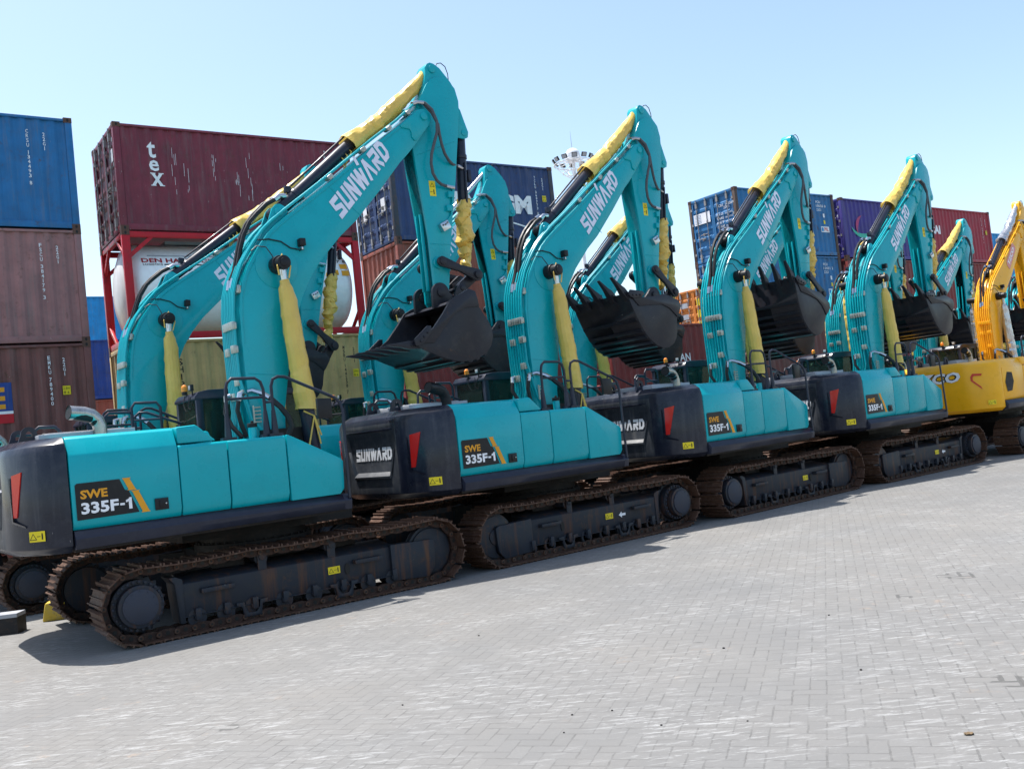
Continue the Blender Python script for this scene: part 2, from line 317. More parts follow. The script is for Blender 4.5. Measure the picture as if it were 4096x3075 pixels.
# weld seams and edge shadow line on the boom
mb = MB()
for a, b in (((.02, 3.25), (.60, 3.2)), ((1.55, 5.98), (2.05, 5.56)), ):
    mb.tube([(a[0], -.331, a[1]), (b[0], -.331, b[1])], .006, 5)
mb.tube([(x+.035, -.332, z-.03) for x, z in UPPER[3:]], .007, 5)
put('weld_seam', mb, M['teal'])
mb = MB(); mb.cyl((.577, -.50, 4.773), (.577, -.34, 4.773), .125, 22); mb.cyl((.577, -.63, 4.773), (.577, -.42, 4.773), .10, 22); mb.cyl((.577, -.645, 4.773), (.577, -.55, 4.773), .065, 18)
put('cylinder_pin', mb, M['rubberblack'], bev=.008); mb = MB(); mb.cyl((.577, .63, 4.773), (.577, .18, 4.773), .10, 18); mb.cyl((.577, .645, 4.773), (.577, .55, 4.773), .065, 18)
put('cylinder_pin_far', mb, M['rubberblack'], bev=.008)
mb = MB(); mb.cyl((.744, -.20, 5.594), (.744, .04, 5.594), .1, 16); put('cylinder_bush', mb, M['rubberblack'])
OT = frame((1.70, -.339, 5.50), Vector((.672, 0, .741)).normalized(), Vector((-.741, 0, .672)).normalized())
mb = MB(); logo(mb, 'SUNWARD', OT, 1.44, .32, sw=.235); put('boom_lettering', mb, M['lilac'])
# hydraulic pipes on the back of the boom
def off(path, d):
    out = []
    for i, (x, z) in enumerate(path):
        a = path[max(i-1, 0)]; b = path[min(i+1, len(path)-1)]; t = Vector((b[0]-a[0], b[1]-a[1])).normalized(); out.append((x-t.y*d, z+t.x*d))
    return out
BK = off([(-.0, 2.75)]+UPPER[2:], .085)
for i, (y, e, lo) in enumerate(((-.31, 18, 3), (-.25, 18, 1), (-.185, 9, 0), (-.12, 9, 0), (-.055, 18, 0), (.01, 18, 0), (.07, 18, 1), (.13, 9, 2))):
    P = BK[:e]; pts = []
    for j, (x, z) in enumerate(P):
        yy = y
        if e == 18 and j > 6: yy = (-.31, -.245, 0, 0, .03, .09, .15)[i] if i in (0, 1, 4, 5, 6) else y
        if j == 7: yy = (yy+y)/2
        pts.append((x, yy, z))
    if i in (0, 1): pts = [(pts[0][0]+.30, y-.10, 2.32), (pts[0][0]+.08, y-.06, 2.62)]+pts[1:]
    else: pts = [(pts[0][0]-.06, y+.05, 2.35)]+pts
    if e == 18: pts += [(3.2, pts[-1][1], 7.47), (3.34, pts[-1][1], 7.5)]
    mb = MB(); mb.tube(pts, .020, 8); put('hydraulic_pipe%d' % i, mb, M['teal']); put('hydraulic_pipe_y%d' % i, mb, M['yellowpaint'])
CL = []
for (x, z, ys, tilt) in ((.0, 4.44, (-.31, -.25, -.185, -.12, -.055, .01), .25), (-.11, 3.93, (-.31, -.25, -.185, -.12, -.055, .01), 0), (-.115, 3.60, (-.31, -.25), -.03), (-.105, 3.58, (-.055, .01), -.03), (-.085, 3.15, (-.25, -.185), 0), (-.085, 2.95, (-.055, .01), 0)):
    mb = MB()
    for y in ys:
        mb.tube([(x-.02-tilt*.0, y, z-.055), (x-.02+tilt*.1, y, z+.055)], .036, 8)
    mb.box(x-.035, x+.02, min(ys)-.03, max(ys)+.03, z-.045, z+.045)
    n_ = 'pipe_clamp%d' % len(CL); CL.append(n_); put(n_, mb, M['zinc'], bev=.004)
for t in (.12, .45, .72, .93):
    x, z = 1.35+t*(3.2-1.35), 5.98+t*(7.42-5.98); mb = MB()
    mt_ = frame((x, 0, z), (.79, 0, .613), (0, 1, 0))
    for y0_ in (-.31, -.245): mb.tube([mt_ @ Vector((-.05, y0_, 0)), mt_ @ Vector((.05, y0_, 0))], .036, 8)
    mb.box(-.03, .03, -.335, -.22, -.02, .04, 0, mt_ @ Matrix.Scale(-1, 4, (0, 0, 1)))
    n_ = 'pipe_clamp%d' % len(CL); CL.append(n_); put(n_, mb, M['zinc'], bev=.004)
# hoses
HS = [([(.92, -.12, 5.86), (.80, -.12, 5.84), (.61, -.12, 5.73), (.45, -.12, 5.58), (.33, -.12, 5.45), (.22, -.12, 5.25), (.15, -.12, 5.04), (.09, -.12, 4.80), (.01, -.12, 4.6)], .034),
 ([(.95, .02, 5.86), (.82, .02, 5.86), (.61, .01, 5.75), (.43, .0, 5.58), (.3, -.02, 5.42), (.2, -.03, 5.22), (.13, -.04, 5.0), (.06, -.05, 4.75), (-.02, -.055, 4.58)], .034),
 ([(.12, -.45, 2.96), (.2, -.56, 2.88), (.30, -.66, 2.74), (.38, -.7, 2.60), (.41, -.72, 2.46), (.34, -.7, 2.32)], .04), ([(-.17, -.38, 2.92), (-.2, -.37, 2.75), (-.16, -.36, 2.55), (-.1, -.35, 2.38)], .032), ([(-.2, .02, 2.9), (-.24, .0, 2.75), (-.2, -.1, 2.55), (-.1, -.2, 2.38)], .032)]
for i, (q, r_) in enumerate(HS): mb = MB(); mb.tube(q, r_, 8); put('hydraulic_hose%d' % i, mb, M['hose'])
FS = [([(.0, -.31, 3.0), (.05, -.36, 3.01), (.14, -.48, 2.95), (.2, -.56, 2.88)], .04), ([(-.05, -.31, 2.95), (-.10, -.35, 3.0), (-.15, -.38, 2.98), (-.175, -.38, 2.88)], .035), ([(.92, -.12, 5.87), (.82, -.12, 5.86), (.74, -.12, 5.80)], .04), ([(.95, .02, 5.88), (.84, .02, 5.88), (.75, .02, 5.83)], .04),
 ([(.01, -.12, 4.62), (-.03, -.12, 4.48)], .038), ([(-.02, -.055, 4.6), (-.05, -.055, 4.46)], .038), ([(-.14, .01, 2.98), (-.2, .02, 2.97), (-.2, .02, 2.87)], .035)]
for i, (q, r_) in enumerate(FS): mb = MB(); mb.tube(q, r_, 8); put('hose_fitting%d' % i, mb, M['chrome'])
mb = MB(); mb.tube([(.33, -.342, 5.14), (.5, -.342, 5.16), (.68, -.345, 5.13), (.82, -.345, 5.04), (.94, -.35, 5.02)], .010, 6); mb.tube([(.22, -.342, 4.98), (.3, -.36, 5.05), (.42, -.4, 5.03), (.48, -.45, 4.9), (.5, -.5, 4.76)], .008, 6)
put('electric_cable', mb, M['hose'])
mb = MB(); mb.box(.93, 1.02, -.45, -.34, 5.06, 5.17); mb.box(.95, .99, -.42, -.31, 5.0, 5.06, 1); put('work_light', mb, [M['rubberblack'], M['chrome']], bev=.008)
# arm
ARM = [(3.55, 8.05), (3.555, 8.16), (3.60, 8.23), (3.66, 8.26), (3.73, 8.25), (3.84, 8.19), (3.97, 8.05), (4.04, 7.97), (4.1, 7.86), (4.15, 7.65), (4.14, 7.46), (4.04, 7.02), (3.95, 6.53), (3.91, 6.3), (3.79, 5.76), (3.67, 5.16), (3.57, 4.56), (3.52, 4.32), (3.43, 4.2), (3.33, 4.18), (3.27, 4.27), (3.27, 4.56), (3.26, 5.29), (3.22, 5.81), (3.17, 6.3), (3.13, 6.84), (3.11, 7.15), (3.14, 7.32), (3.26, 7.42), (3.38, 7.59), (3.49, 7.83)]
mb = MB(); mb.prism(ARM, -.13, .13)
BODY = [(3.52, 7.86), (3.62, 7.96), (3.74, 8.01), (3.88, 8.01), (4.0, 7.95), (4.08, 7.86), (4.13, 7.65), (4.12, 7.46)]+ARM[11:29]
mb.prism(BODY, -.17, .17)
for s_ in (-1, 1):
    mb.prism([(4.10, 7.62), (4.18, 7.52), (4.24, 7.33), (4.30, 7.15), (4.28, 7.06), (4.21, 7.03), (4.03, 7.04)], s_*.09, s_*.125)
    mb.cyl((4.2, s_*.08, 7.13), (4.2, s_*.14, 7.13), .05, 16); mb.cyl((3.68, s_*.12, 8.145), (3.68, s_*.155, 8.145), .062, 18)
    mb.cyl((3.39, s_*.16, 4.89), (3.39, s_*.22, 4.89), .10, 20)
    for q in (-.06, .06): mb.box(3.19, 3.245, q*1-.012+.0*s_, q+.012, 4.45, 5.7)
mb.tube([(3.27, -.172, 5.2), (3.68, -.172, 5.2)], .006, 5); mb.tube([(3.2, -.172, 6.65), (3.96, -.172, 6.95)], .006, 5)
for nm, mm in (('arm', 'teal'), ('arm_y', 'yellowpaint')): put(nm, mb, M[mm], dy=-.08 if nm == 'arm' else 0, bev=.008, ang=40)
SP = [[(3.3, -.34, 7.5), (3.38, -.36, 7.49), (3.48, -.4, 7.38), (3.54, -.42, 7.18), (3.52, -.42, 7.0), (3.45, -.41, 6.82), (3.38, -.41, 6.64), (3.35, -.41, 6.48), (3.38, -.39, 6.32), (3.46, -.36, 6.22), (3.56, -.33, 6.17), (3.7, -.3, 6.15)], [(3.3, -.26, 7.52), (3.4, -.3, 7.5), (3.5, -.36, 7.34), (3.57, -.4, 7.14), (3.57, -.41, 6.98), (3.6, -.4, 6.82), (3.66, -.37, 6.68), (3.76, -.32, 6.59), (3.88, -.25, 6.55), (4.05, -.18, 6.55)]]
for i, q in enumerate(SP): mb = MB(); mb.tube(q, .025, 10); put('spiral_hose%d' % i, mb, M['wiredhose'], ang=60)
CP = [[(3.18, -.31, 7.47), (3.26, -.33, 7.50), (3.36, -.36, 7.49)], [(3.2, -.245, 7.49), (3.3, -.26, 7.52), (3.38, -.29, 7.5)], [(3.66, -.31, 6.155), (3.74, -.29, 6.15), (3.84, -.27, 6.15)], [(4.0, -.2, 6.55), (4.14, -.16, 6.53)]]
for i, q in enumerate(CP): mb = MB(); mb.tube(q, .032, 8); put('hose_coupling%d' % i, mb, M['chrome'])
mb = MB(); mb.tube([(3.80, -.15, 8.21), (3.84, -.15, 8.29), (3.92, -.15, 8.31), (4.0, -.15, 8.26), (4.04, -.15, 8.14), (4.04, -.15, 8.0)], .008, 6); put('grease_hose', mb, M['hose'])
mb = MB(); mb.tube([(3.82, -.265, 6.16), (3.78, -.265, 5.9), (3.73, -.265, 5.68), (3.62, -.265, 5.56)], .016, 6)
for x, z in ((3.75, 6.03), (3.70, 5.80)): mb.box(x-.05, x+.04, -.30, -.235, z-.05, z+.05)
put('bracket', mb, M['teal'], bev=.005)
mb = MB(); mt_ = frame((3.56, -.28, 5.49), Vector((.88, 0, .47)).normalized(), (0, 1, 0)); mb.box(-.085, .085, -.06, .05, -.07, .07, 0, mt_)
for a, b in ((-.05, .03), (.0, .02), (.05, .03)): mb.tube([mt_ @ Vector((a, -.06, b)), mt_ @ Vector((a, -.075, b))], .02, 8, 1)
put('valve_block', mb, [M['chrome'], M['darksteel']], bev=.006)
def warn(mb, mtx, w_, h_, tall=False):
    mb.add([mtx @ Vector(q) for q in ((0, 0, 0), (w_, 0, 0), (w_, h_, 0), (0, h_, 0))], [(0, 1, 2, 3)], 0)
    cx, cy, t_ = (w_*.5, h_*.72, w_*.36) if tall else (w_*.25, h_*.45, h_*.38)
    tri = [(cx-t_, cy-t_*.7), (cx+t_, cy-t_*.7), (cx, cy+t_)]; q_ = [(cx-t_*.72, cy-t_*.54), (cx+t_*.72, cy-t_*.54), (cx, cy+t_*.72)]
    vs = [mtx @ Vector((a, b, .001)) for a, b in tri+q_]; mb.add(vs, [(0, 1, 4, 3), (1, 2, 5, 4), (2, 0, 3, 5)], 1)
    px, py, s_ = (w_*.68, h_*.12, h_*.32) if tall else (w_*.82, h_*.2, h_*.62)
    mb.add([mtx @ Vector((px+a*s_, py+b*s_, .001)) for a, b in ((-.12, 0), (.12, 0), (.12, .75), (.07, 1), (-.07, 1), (-.12, .75))], [(0, 1, 2, 3, 4, 5)], 1)
    mb.add([mtx @ Vector((px-s_*a, py+b*s_, .001)) for a, b in ((.9, .45), (.3, .45), (.3, .55), (.9, .55))], [(0, 1, 2, 3)], 1)
SIDE = lambda x, y, z: frame((x, y, z), (1, 0, 0), (0, 0, 1))
YL = [M['yellowlabel'], M['ink_hole_black']]
mb = MB(); warn(mb, SIDE(3.37, -.2535, 5.99), .12, .25, True); put('arm_label', mb, YL)
# arm cylinder
A0, A1 = Vector((.744, 0, 5.594)), Vector((3.68, 0, 8.15)); ad = (A1-A0).normalized()
def al(t, dx=0, dz_=0): q = A0+ad*t; return (q.x+dx, -.08, q.z+dz_)
mb = MB(); mb.cyl(al(.05), al(2.05), .10, 20); mb.cyl(al(.42), al(.50), .11, 20); mb.cyl(al(1.93), al(2.06), .112, 20); mb.box(.93, 1.03, -.11, -.05, 5.93, 6.03); mb.tube([al(.5, -.08, .12), al(1.9, -.08, .12)], .018, 6)
put('arm_cylinder', mb, M['navy'], bev=.006)
mb = MB(); mb.cyl(al(2.0), al(3.85), .055, 16); put('cylinder_rod', mb, M['chrome'])
L_ = (A1-A0).length
def bagpath(a, b, n, sag, side=0):
    out = []
    for i in range(n+1):
        t = i/n; q = a.lerp(b, t); out.append((q.x+side*math.sin(t*9), -.08+random.uniform(-.008, .008), q.z-sag*math.sin(math.pi*t)))
    return out
random.seed(3)
mb = MB(); pth = bagpath(Vector(al(1.75)), Vector(al(L_-.10)), 26, .07); rr = [.175, .165, .16, .155, .15, .15, .15, .145, .14, .14, .14, .145, .145, .14, .14, .14, .135, .13, .125, .12, .115, .11, .10, .09, .075, .065, .06]
pth2 = [Vector(pth[int(k_)]).lerp(Vector(pth[min(int(k_)+1, 26)]), k_-int(k_)) for k_ in [q*.5 for q in range(53)]]; rr2 = [rr[int(q*.5)]*(.5)+rr[min(26, int(q*.5+.5))]*.5 for q in range(53)]
mb.tube(pth2[::2], [q*random.uniform(.93, 1.07) for q in rr2[::2]], 15, 0, False, .055); crumple(0, mb, .03, 2.6, 1); put('sleeve', mb, M['bag'], ang=20); put('sleeve_y', mb, M['foil'], ang=8)
mb = MB(); mb.tube([al(1.62, .0, .105), al(1.6, .12, .0), al(1.55, .05, -.11)], .012, 5); put('tie_ribbon0', mb, M['bag'])
for a_ in (0, 1, 2): q = al(1.5+.1*a_); mb = MB(); mb.tube([q, (q[0]+.02, -.2, q[2]-.1), (q[0]-.05*a_, -.22, q[2]-.3)], .01, 5); put('tie_ribbon%d' % (a_+1), mb, M['bag'])
# boom cylinders
P1, B1 = Vector((.577, -.52, 4.773)), Vector((.80, -.52, 2.0)); bd = (B1-P1).normalized()
for s_, nm in ((1, 'r'), (-1, 'l')):
    V = lambda t: Vector(((P1+bd*t).x, s_*(P1+bd*t).y, (P1+bd*t).z))
    mb = MB(); mb.cyl(V(1.9), V(2.72), .105, 20); mb.cyl(V(1.95), V(2.12), .115, 20); put('boom_cylinder_'+nm, mb, M['navy'], bev=.005)
    mb = MB(); mb.cyl(V(.08), V(1.9), .055, 14); put('rod_'+nm, mb, M['chrome'])
    mb = MB(); n = 30; pts = [V(.24+i*(2.1-.24)/n)+Vector((random.uniform(-.006, .006), 0, 0)) for i in range(n+1)]
    rr = [.05, .055, .075, .08, .085, .09, .092, .095, .097, .10, .102, .103, .104, .105]+[.107]*4+[.11]*4+[.113]*4+[.117]*3+[.12]*2
    mb.tube(pts, [q*1.28 for q in rr], 14, 0, False, .035); crumple(0, mb, .012, 3.5, 3); put('sleeve_'+nm, mb, M['bag'], ang=12)
    mb = MB(); mb.tube([V(.18)+Vector((-.09, -.06*s_, .0)), V(.05)+Vector((-.1, -.07*s_, 0)), V(-.1)+Vector((0, -.06*s_, .02)), V(.05)+Vector((.1, -.07*s_, 0)), V(.22)+Vector((.05, -.06*s_, 0))], .012, 5)
    put('ribbon_%s0' % nm, mb, M['bag'])
    for k__, (a_, b_) in enumerate(((-.1, -.12), (.08, -.1), (.1, .02))): mb = MB(); mb.tube([V(2.12)+Vector((-.1, -.11*s_, 0)), V(2.2)+Vector((.04, -.125*s_, 0)), V(2.5)+Vector((a_, -.12*s_, b_))], .013, 5); put('ribbon_%s%d' % (nm, k__+1), mb, M['bag'])
# bucket in the tipped pose of the nearest machine
PIN = Vector((3.35, 0, 4.40))
BP = [(0, -.13), (-.12, -.19), (-.28, -.40), (-.48, -.62), (-.68, -.76), (-.87, -.88), (-.60, -1.0), (-.37, -1.09), (-.15, -1.15), (0, -1.17), (.16, -1.165), (.30, -1.135), (.46, -1.06), (.57, -.95), (.63, -.79), (.62, -.66), (.57, -.54), (.47, -.40), (.41, -.30), (.39, -.19), (.36, -.06), (.24, -.02), (.1, -.09)]
W2 = .73
mb = MB(); Q = [(PIN.x+a, PIN.z+b) for a, b in BP]
for s_ in (-1, 1):
    mb.prism(Q, s_*W2, s_*(W2-.03))
    mb.prism([(PIN.x+a, PIN.z+b) for a, b in ((-.14, -.22), (-.3, -.42), (-.5, -.64), (-.7, -.78), (-.78, -.86), (-.5, -.86), (-.28, -.62), (-.05, -.40), (.15, -.32), (.41, -.30), (.39, -.19), (.36, -.06), (.24, -.02), (.1, -.09), (0, -.13))], s_*W2, s_*(W2+.018))
    for i_ in range(3): pass
SH = Q[5:20]
cx_, cz_ = PIN.x-.05, PIN.z-.6
inn = []
for x, z in SH:
    d_ = Vector((cx_-x, cz_-z)).normalized()*.028; inn.append((x+d_.x, z+d_.y))
mb.prism(SH+inn[::-1], -W2+.03, W2-.03)
TP = [(PIN.x+a, PIN.z+b) for a, b in ((.41, -.25), (.39, -.15), (.30, -.11), (.1, -.15), (-.10, -.21), (-.13, -.25), (-.02, -.27), (.2, -.24))]; mb.prism(TP, -W2+.03, W2-.03)
for i_ in (7, 8, 9, 10, 11, 12):   # wear strips across the underside
    a, b = Q[i_], Q[i_+1 if i_ < 12 else 13]; d_ = Vector((a[0]-cx_, a[1]-cz_)).normalized()
    e_ = (Vector(b)-Vector(a)).normalized()*.035; mb.prism([(a[0]-e_.x, a[1]-e_.y), (a[0]+e_.x, a[1]+e_.y), (a[0]+e_.x+d_.x*.022, a[1]+e_.y+d_.y*.022), (a[0]-e_.x+d_.x*.022, a[1]-e_.y+d_.y*.022)], -W2+.02, W2-.02)
for s_ in (-1, 1):  # ears
    yy = .28*s_; ear = [(PIN.x+.16*math.cos(t), PIN.z+.16*math.sin(t)) for t in [math.pi*(.0+i/10) for i in range(11)]]
    mb.prism(ear+[(PIN.x-.17, PIN.z-.25), (PIN.x+.3, PIN.z-.22), (PIN.x+.3, PIN.z-.1)], yy-.025, yy+.025); mb.cyl((PIN.x, yy-.06, PIN.z), (PIN.x, yy+.06, PIN.z), .075, 20)
    mb.prism([(PIN.x+.2, PIN.z-.12), (PIN.x+.45, PIN.z-.12), (PIN.x+.50, PIN.z+.05), (PIN.x+.47, PIN.z+.14), (PIN.x+.38, PIN.z+.15), (PIN.x+.32, PIN.z+.08)], yy-.045, yy-.005)
put('bucket', mb, M['pinblack'], bev=.006, ang=30)
mb = MB(); a = Vector((PIN.x-.87, PIN.z-.885))
dd = Vector((-.99, .03)).normalized(); nn = Vector((dd.y, -dd.x))
tooth = [a-dd*.20+nn*.03, a-dd*.04+nn*.062, a+dd*.08+nn*.065, a+dd*.2+nn*.042, a+dd*.42+nn*.014, a+dd*.42-nn*.006, a+dd*.2-nn*.026, a+dd*.06-nn*.055, a-dd*.05-nn*.055, a-dd*.38-nn*.05]
for i in range(5):
    y = -.66+i*.33; mb = MB(); n = len(tooth)
    vs = []
    for s_ in (-1, 1):
        for j, q in enumerate(tooth):
            wd_ = {4: .032, 5: .032, 3: .044, 6: .044}.get(j, .058); vs.append((q.x, y+s_*wd_, q.y))
    mb.add(vs, [tuple(range(n)), tuple(range(2*n-1, n-1, -1))]+[(j, j+n, (j+1) % n+n, (j+1) % n) for j in range(n)])
    mb.cyl((a.x-.02, y-.065, a.y+.0), (a.x-.02, y+.065, a.y+.0), .018, 8); put('tooth%d' % i, mb, M['pinblack'], bev=.006)
for s_, nm in ((-1, 'r'), (1, 'l')):
    mb = MB(); mb.prism([(PIN.x+p_[0], PIN.z+p_[1]) for p_ in ((-.86, -.90), (-.87, -.80), (-.62, -.60), (-.55, -.60), (-.56, -.70), (-.7, -.86), (-.78, -.9))], s_*(W2+.02), s_*(W2+.05))
    for q in ((-.76, -.83), (-.69, -.765), (-.62, -.70)): mb.cyl((PIN.x+q[0], s_*(W2+.04), PIN.z+q[1]), (PIN.x+q[0], s_*(W2+.065), PIN.z+q[1]), .022, 8)
    put('cutter_'+nm, mb, M['pinblack'], bev=.005)
def linkage(tag, LE):
    LP_ = Vector((3.39, 0, 4.89)); 
    for s_, nm in ((-1, 'r'), (1, 'l')):
        mb = MB(); d_ = (LE-LP_).normalized(); n_ = Vector((-d_.z, 0, d_.x)); y = s_*.31
        out = [LP_+d_*(-.085*math.cos(t))+n_*(.085*math.sin(t)) for t in [math.pi*(-.5+i/8) for i in range(9)]]
        out += [LE+d_*(.10*math.cos(t))+n_*(.10*math.sin(t)) for t in [math.pi*(.5-i/8) for i in range(9)]]
        mid = (LP_+LE)/2; top_ = out[8]; 
        poly = [(q.x, q.z) for q in out[:9]]+[((mid+n_*.055).x, (mid+n_*.055).z)]+[(q.x, q.z) for q in out[9:]]+[((mid-n_*.055).x, (mid-n_*.055).z)]
        mb.prism(poly, y-.028, y+.028); mb.cyl((LP_.x, y-.05, LP_.z), (LP_.x, y+.05, LP_.z), .06, 18); mb.cyl((LE.x, y-.06, LE.z), (LE.x, y+.06, LE.z), .065, 18)
        put('link_%s%s' % (tag, nm), mb, M['pinblack'], dy=-.06, bev=.006)
    EE = Vector((PIN.x+.42, 0, PIN.z+.07)) if tag == 'a' else Vector((PIN.x+.36, 0, PIN.z-.23))
    d_ = (LE-EE).normalized(); n_ = Vector((-d_.z, 0, d_.x)); mb = MB()
    for y in (-.2, .2):
        oo = [LE+d_*(.085*math.cos(t))+n_*(.085*math.sin(t)) for t in [math.pi*(.5-i/8) for i in range(9)]]+[EE-d_*(.085*math.cos(t))-n_*(.085*math.sin(t)) for t in [math.pi*(.5-i/8) for i in range(9)]]
        mb.prism([(q.x, q.z) for q in oo], y-.04, y+.04)
    m__ = (LE+EE)/2; mb.box(m__.x-.05, m__.x+.05, -.2, .2, m__.z-.05, m__.z+.05); mb.cyl((EE.x, -.3, EE.z), (EE.x, .3, EE.z), .045, 14); put('short_link_'+tag, mb, M['pinblack'], dy=-.04, bev=.006)
    BQ = Vector((4.2, 0, 7.13)); d_ = (LE-BQ).normalized(); ln = (LE-BQ).length
    mb = MB(); mb.cyl(BQ+d_*.02, BQ+d_*1.3, .09, 18); mb.cyl(BQ+d_*.35, BQ+d_*.42, .105, 18); mb.box(BQ.x+.06, BQ.x+.12, -.05, .05, BQ.z-.8, BQ.z-.6); mb.tube([BQ+d_*.5+Vector((-.0, -.11, 0)), BQ+d_*1.2+Vector((0, -.11, 0))], .02, 6)
    put('bucket_cylinder_'+tag, mb, M['navy'], dy=-.08, bev=.005)
    mb = MB(); mb.cyl(BQ+d_*1.25, LE, .05, 14); put('bucket_rod_'+tag, mb, M['chrome'], dy=-.08)
    random.seed(9); mb = MB(); n = 44; pts = []
    for i in range(n+1):
        q = BQ+d_*(1.12+(ln-.12-1.12)*i/n); pts.append(q+Vector((random.uniform(-.02, .02)+.03*math.sin(i*.9), random.uniform(-.015, .015), 0)))
    mb.tube(pts, [.122+random.uniform(-.008, .008) if i < 24 else .095+.018*math.sin(i*.8)+random.uniform(-.014, .014) for i in range(n+1)], 18, 0, False, .06); crumple(0, mb, .04, 4.0, 8)
    put('bucket_sleeve_'+tag, mb, M['bag'], dy=-.08, ang=22)
linkage('a', Vector((4.05, 0, 4.68))); linkage('b', Vector((3.88, 0, 4.45)))
# upper structure
def hood(col, sfx):
    c1 = M[col]
    mb = MB(); mb.prism([(-1.50, 1.49), (-1.55, 1.60), (-1.56, 2.31), (-1.545, 2.345), (-1.45, 2.52), (-1.39, 2.55), (1.28, 2.56), (1.4, 2.3), (1.42, 1.5)], -2.632, -1.428, 0, 'x'); put('engine_cover'+sfx, mb, c1, bev=.012, ang=30)
    mb = MB(); mb.prism([(-1.412, 2.345), (-.93, 2.345), (-1.15, 2.545), (-1.18, 2.56), (-1.412, 2.55)], -1.52, -.62); mb.prism([(-1.42, 2.2), (-.62, 2.2), (-.7, 2.5), (-1.42, 2.54)], -.6, 1.35); put('hood_wedge'+sfx, mb, c1, bev=.03, ang=30)
    for i, (a, b) in enumerate(((-1.416, -.828), (-.812, -.062))):
        mb = MB(); mb.prism([(-1.50, 1.49), (-1.55, 1.60), (-1.56, 2.30), (-1.54, 2.33), (-.75, 2.335), (-.75, 1.5)], a, b, 0, 'x'); put('side_door%d%s' % (i, sfx), mb, c1, bev=.012, ang=30)
    mb = MB(); mb.prism([(-.046, 1.49), (.64, 1.49), (.70, 1.56), (.72, 1.92), (.69, 1.955), (-.02, 2.335), (-.046, 2.33)], -1.555, -.85); put('front_toolbox'+sfx, mb, c1, bev=.014, ang=30, seg=2)
hood('teal', ''); hood('yellowpaint', '_y')
mb = MB(); mb.prism([(-1.55, 1.485), (-1.625, 1.40), (-1.60, 1.285), (-1.3, 1.27), (-1.3, 1.485)], -2.63, .66, 0, 'x'); mb.prism([(-1.55, 1.485), (-1.62, 1.40), (-1.60, 1.285), (-1.3, 1.27), (-1.3, 1.485)], .66, .76, 0, 'x')
put('side_skirt', mb, M['navy'], bev=.008, ang=30)
mb = MB(); mb.box(-2.62, .72, -1.5, 1.42, 1.25, 1.5); mb.box(-2.6, -1.43, -1.48, 1.38, 1.5, 2.3); mb.box(-1.43, -.06, -1.45, .4, 1.5, 2.28); mb.box(-.06, .65, -1.45, .4, 1.5, 1.75); mb.box(.7, 1.3, .35, 1.42, 1.2, 1.5); mb.box(-1.2, 1.2, -.7, .6, 1.1, 1.3); mb.box(.1, .75, -.45, .45, 1.3, 2.45)
put('turntable_frame', mb, M['darksteel'])
mb = MB(); mb.cyl((0, 0, .98), (0, 0, 1.12), .72, 40); mb.cyl((0, 0, .88), (0, 0, .99), .8, 40); mb.box(-.7, .7, -1.0, 1.0, .5, .9)
for q in range(36): t = q*math.pi/18; mb.cyl((.76*math.cos(t), .76*math.sin(t), .985), (.76*math.cos(t), .76*math.sin(t), 1.015), .018, 6)
for sx in (-1, 1):
    for sy in (-1, 1): mb.prism([(.3*sx, .6*sy), (1.0*sx, 1.1*sy), (.6*sx, 1.15*sy), (0, .7*sy)], .5, .85, 0, 'z')
put('slewing_ring', mb, M['darksteel'])
# counterweight
def cw(col, sfx, deep):
    lv = [(1.25, .10), (1.33, 0), (2.38, 0), (2.47, .03), (2.55, .14)]
    base_ = [(-3.20, -.80), (-3.16, -.98), (-3.05, -1.25), (-2.93, -1.42), (-2.80, -1.52), (-2.645, -1.555), (-2.645, 1.42), (-2.80, 1.39), (-2.93, 1.29), (-3.05, 1.12), (-3.16, .88), (-3.20, .70)]
    cxx, cyy = -2.7, -.05
    mb = MB(); rings = []
    for z, ins in lv:
        ring = []
        for x, y in base_:
            x2 = x+(ins if x < -2.7 else 0); y2 = y-math.copysign(min(ins, abs(y)*.5), y-cyy) if True else y
            ring.append((x2, y2, z))
        rings.append(ring)
    n = len(base_); vs = [q for r_ in rings for q in r_]
    fs = []
    for i in range(len(lv)-1):
        for j in range(n):
            if j == n-1 and i == 1 and deep: continue
            fs.append((i*n+j, i*n+(j+1) % n, (i+1)*n+(j+1) % n, (i+1)*n+j))
    fs += [tuple(range(n)), tuple(range((len(lv)-1)*n, len(lv)*n))]
    mb.add(vs, fs)
    if deep:
        x = -3.20; o4 = [(x, -.80, 1.33), (x, -.80, 2.38), (x, .70, 2.38), (x, .70, 1.33)]
        r4 = [(x, -.62, 1.58), (x, -.80+.02, 2.0), (x, -.76, 2.26), (x, -.6, 2.29), (x, .5, 2.29), (x, .66, 2.26), (x, .68, 2.0), (x, .52, 1.58), ]
        i4 = [(x+.045, -.54, 1.66), (x+.045, -.67, 2.0), (x+.045, -.67, 2.17), (x+.045, -.5, 2.20), (x+.045, .4, 2.20), (x+.045, .57, 2.17), (x+.045, .57, 2.0), (x+.045, .44, 1.66)]
        vs = o4+r4+i4
        fs = [(0, 4, 5, 6, 1), (1, 6, 7, 8, 9, 2), (2, 9, 10, 11, 3), (3, 11, 4, 0)]+[(4+i, 12+i, 12+(i+1) % 8, 4+(i+1) % 8) for i in range(8)]+[tuple(range(12, 20))]
        mb.add(vs, fs, 1)
    put('counterweight'+sfx, mb, [M[col], M['cwdust_sheen']] if deep else M[col], bev=.018, ang=30, seg=3)
cw('cwnavy', '', True); cw('yellowpaint', '_y', False)
REAR = lambda x, y, z: frame((x, y, z), (0, -1, 0), (0, 0, 1))
mb = MB(); logo(mb, 'SUNWARD', REAR(-3.159, .46, 1.84), 1.04, .19, 0, .1, .26, False); put('rear_lettering', mb, M['white'])
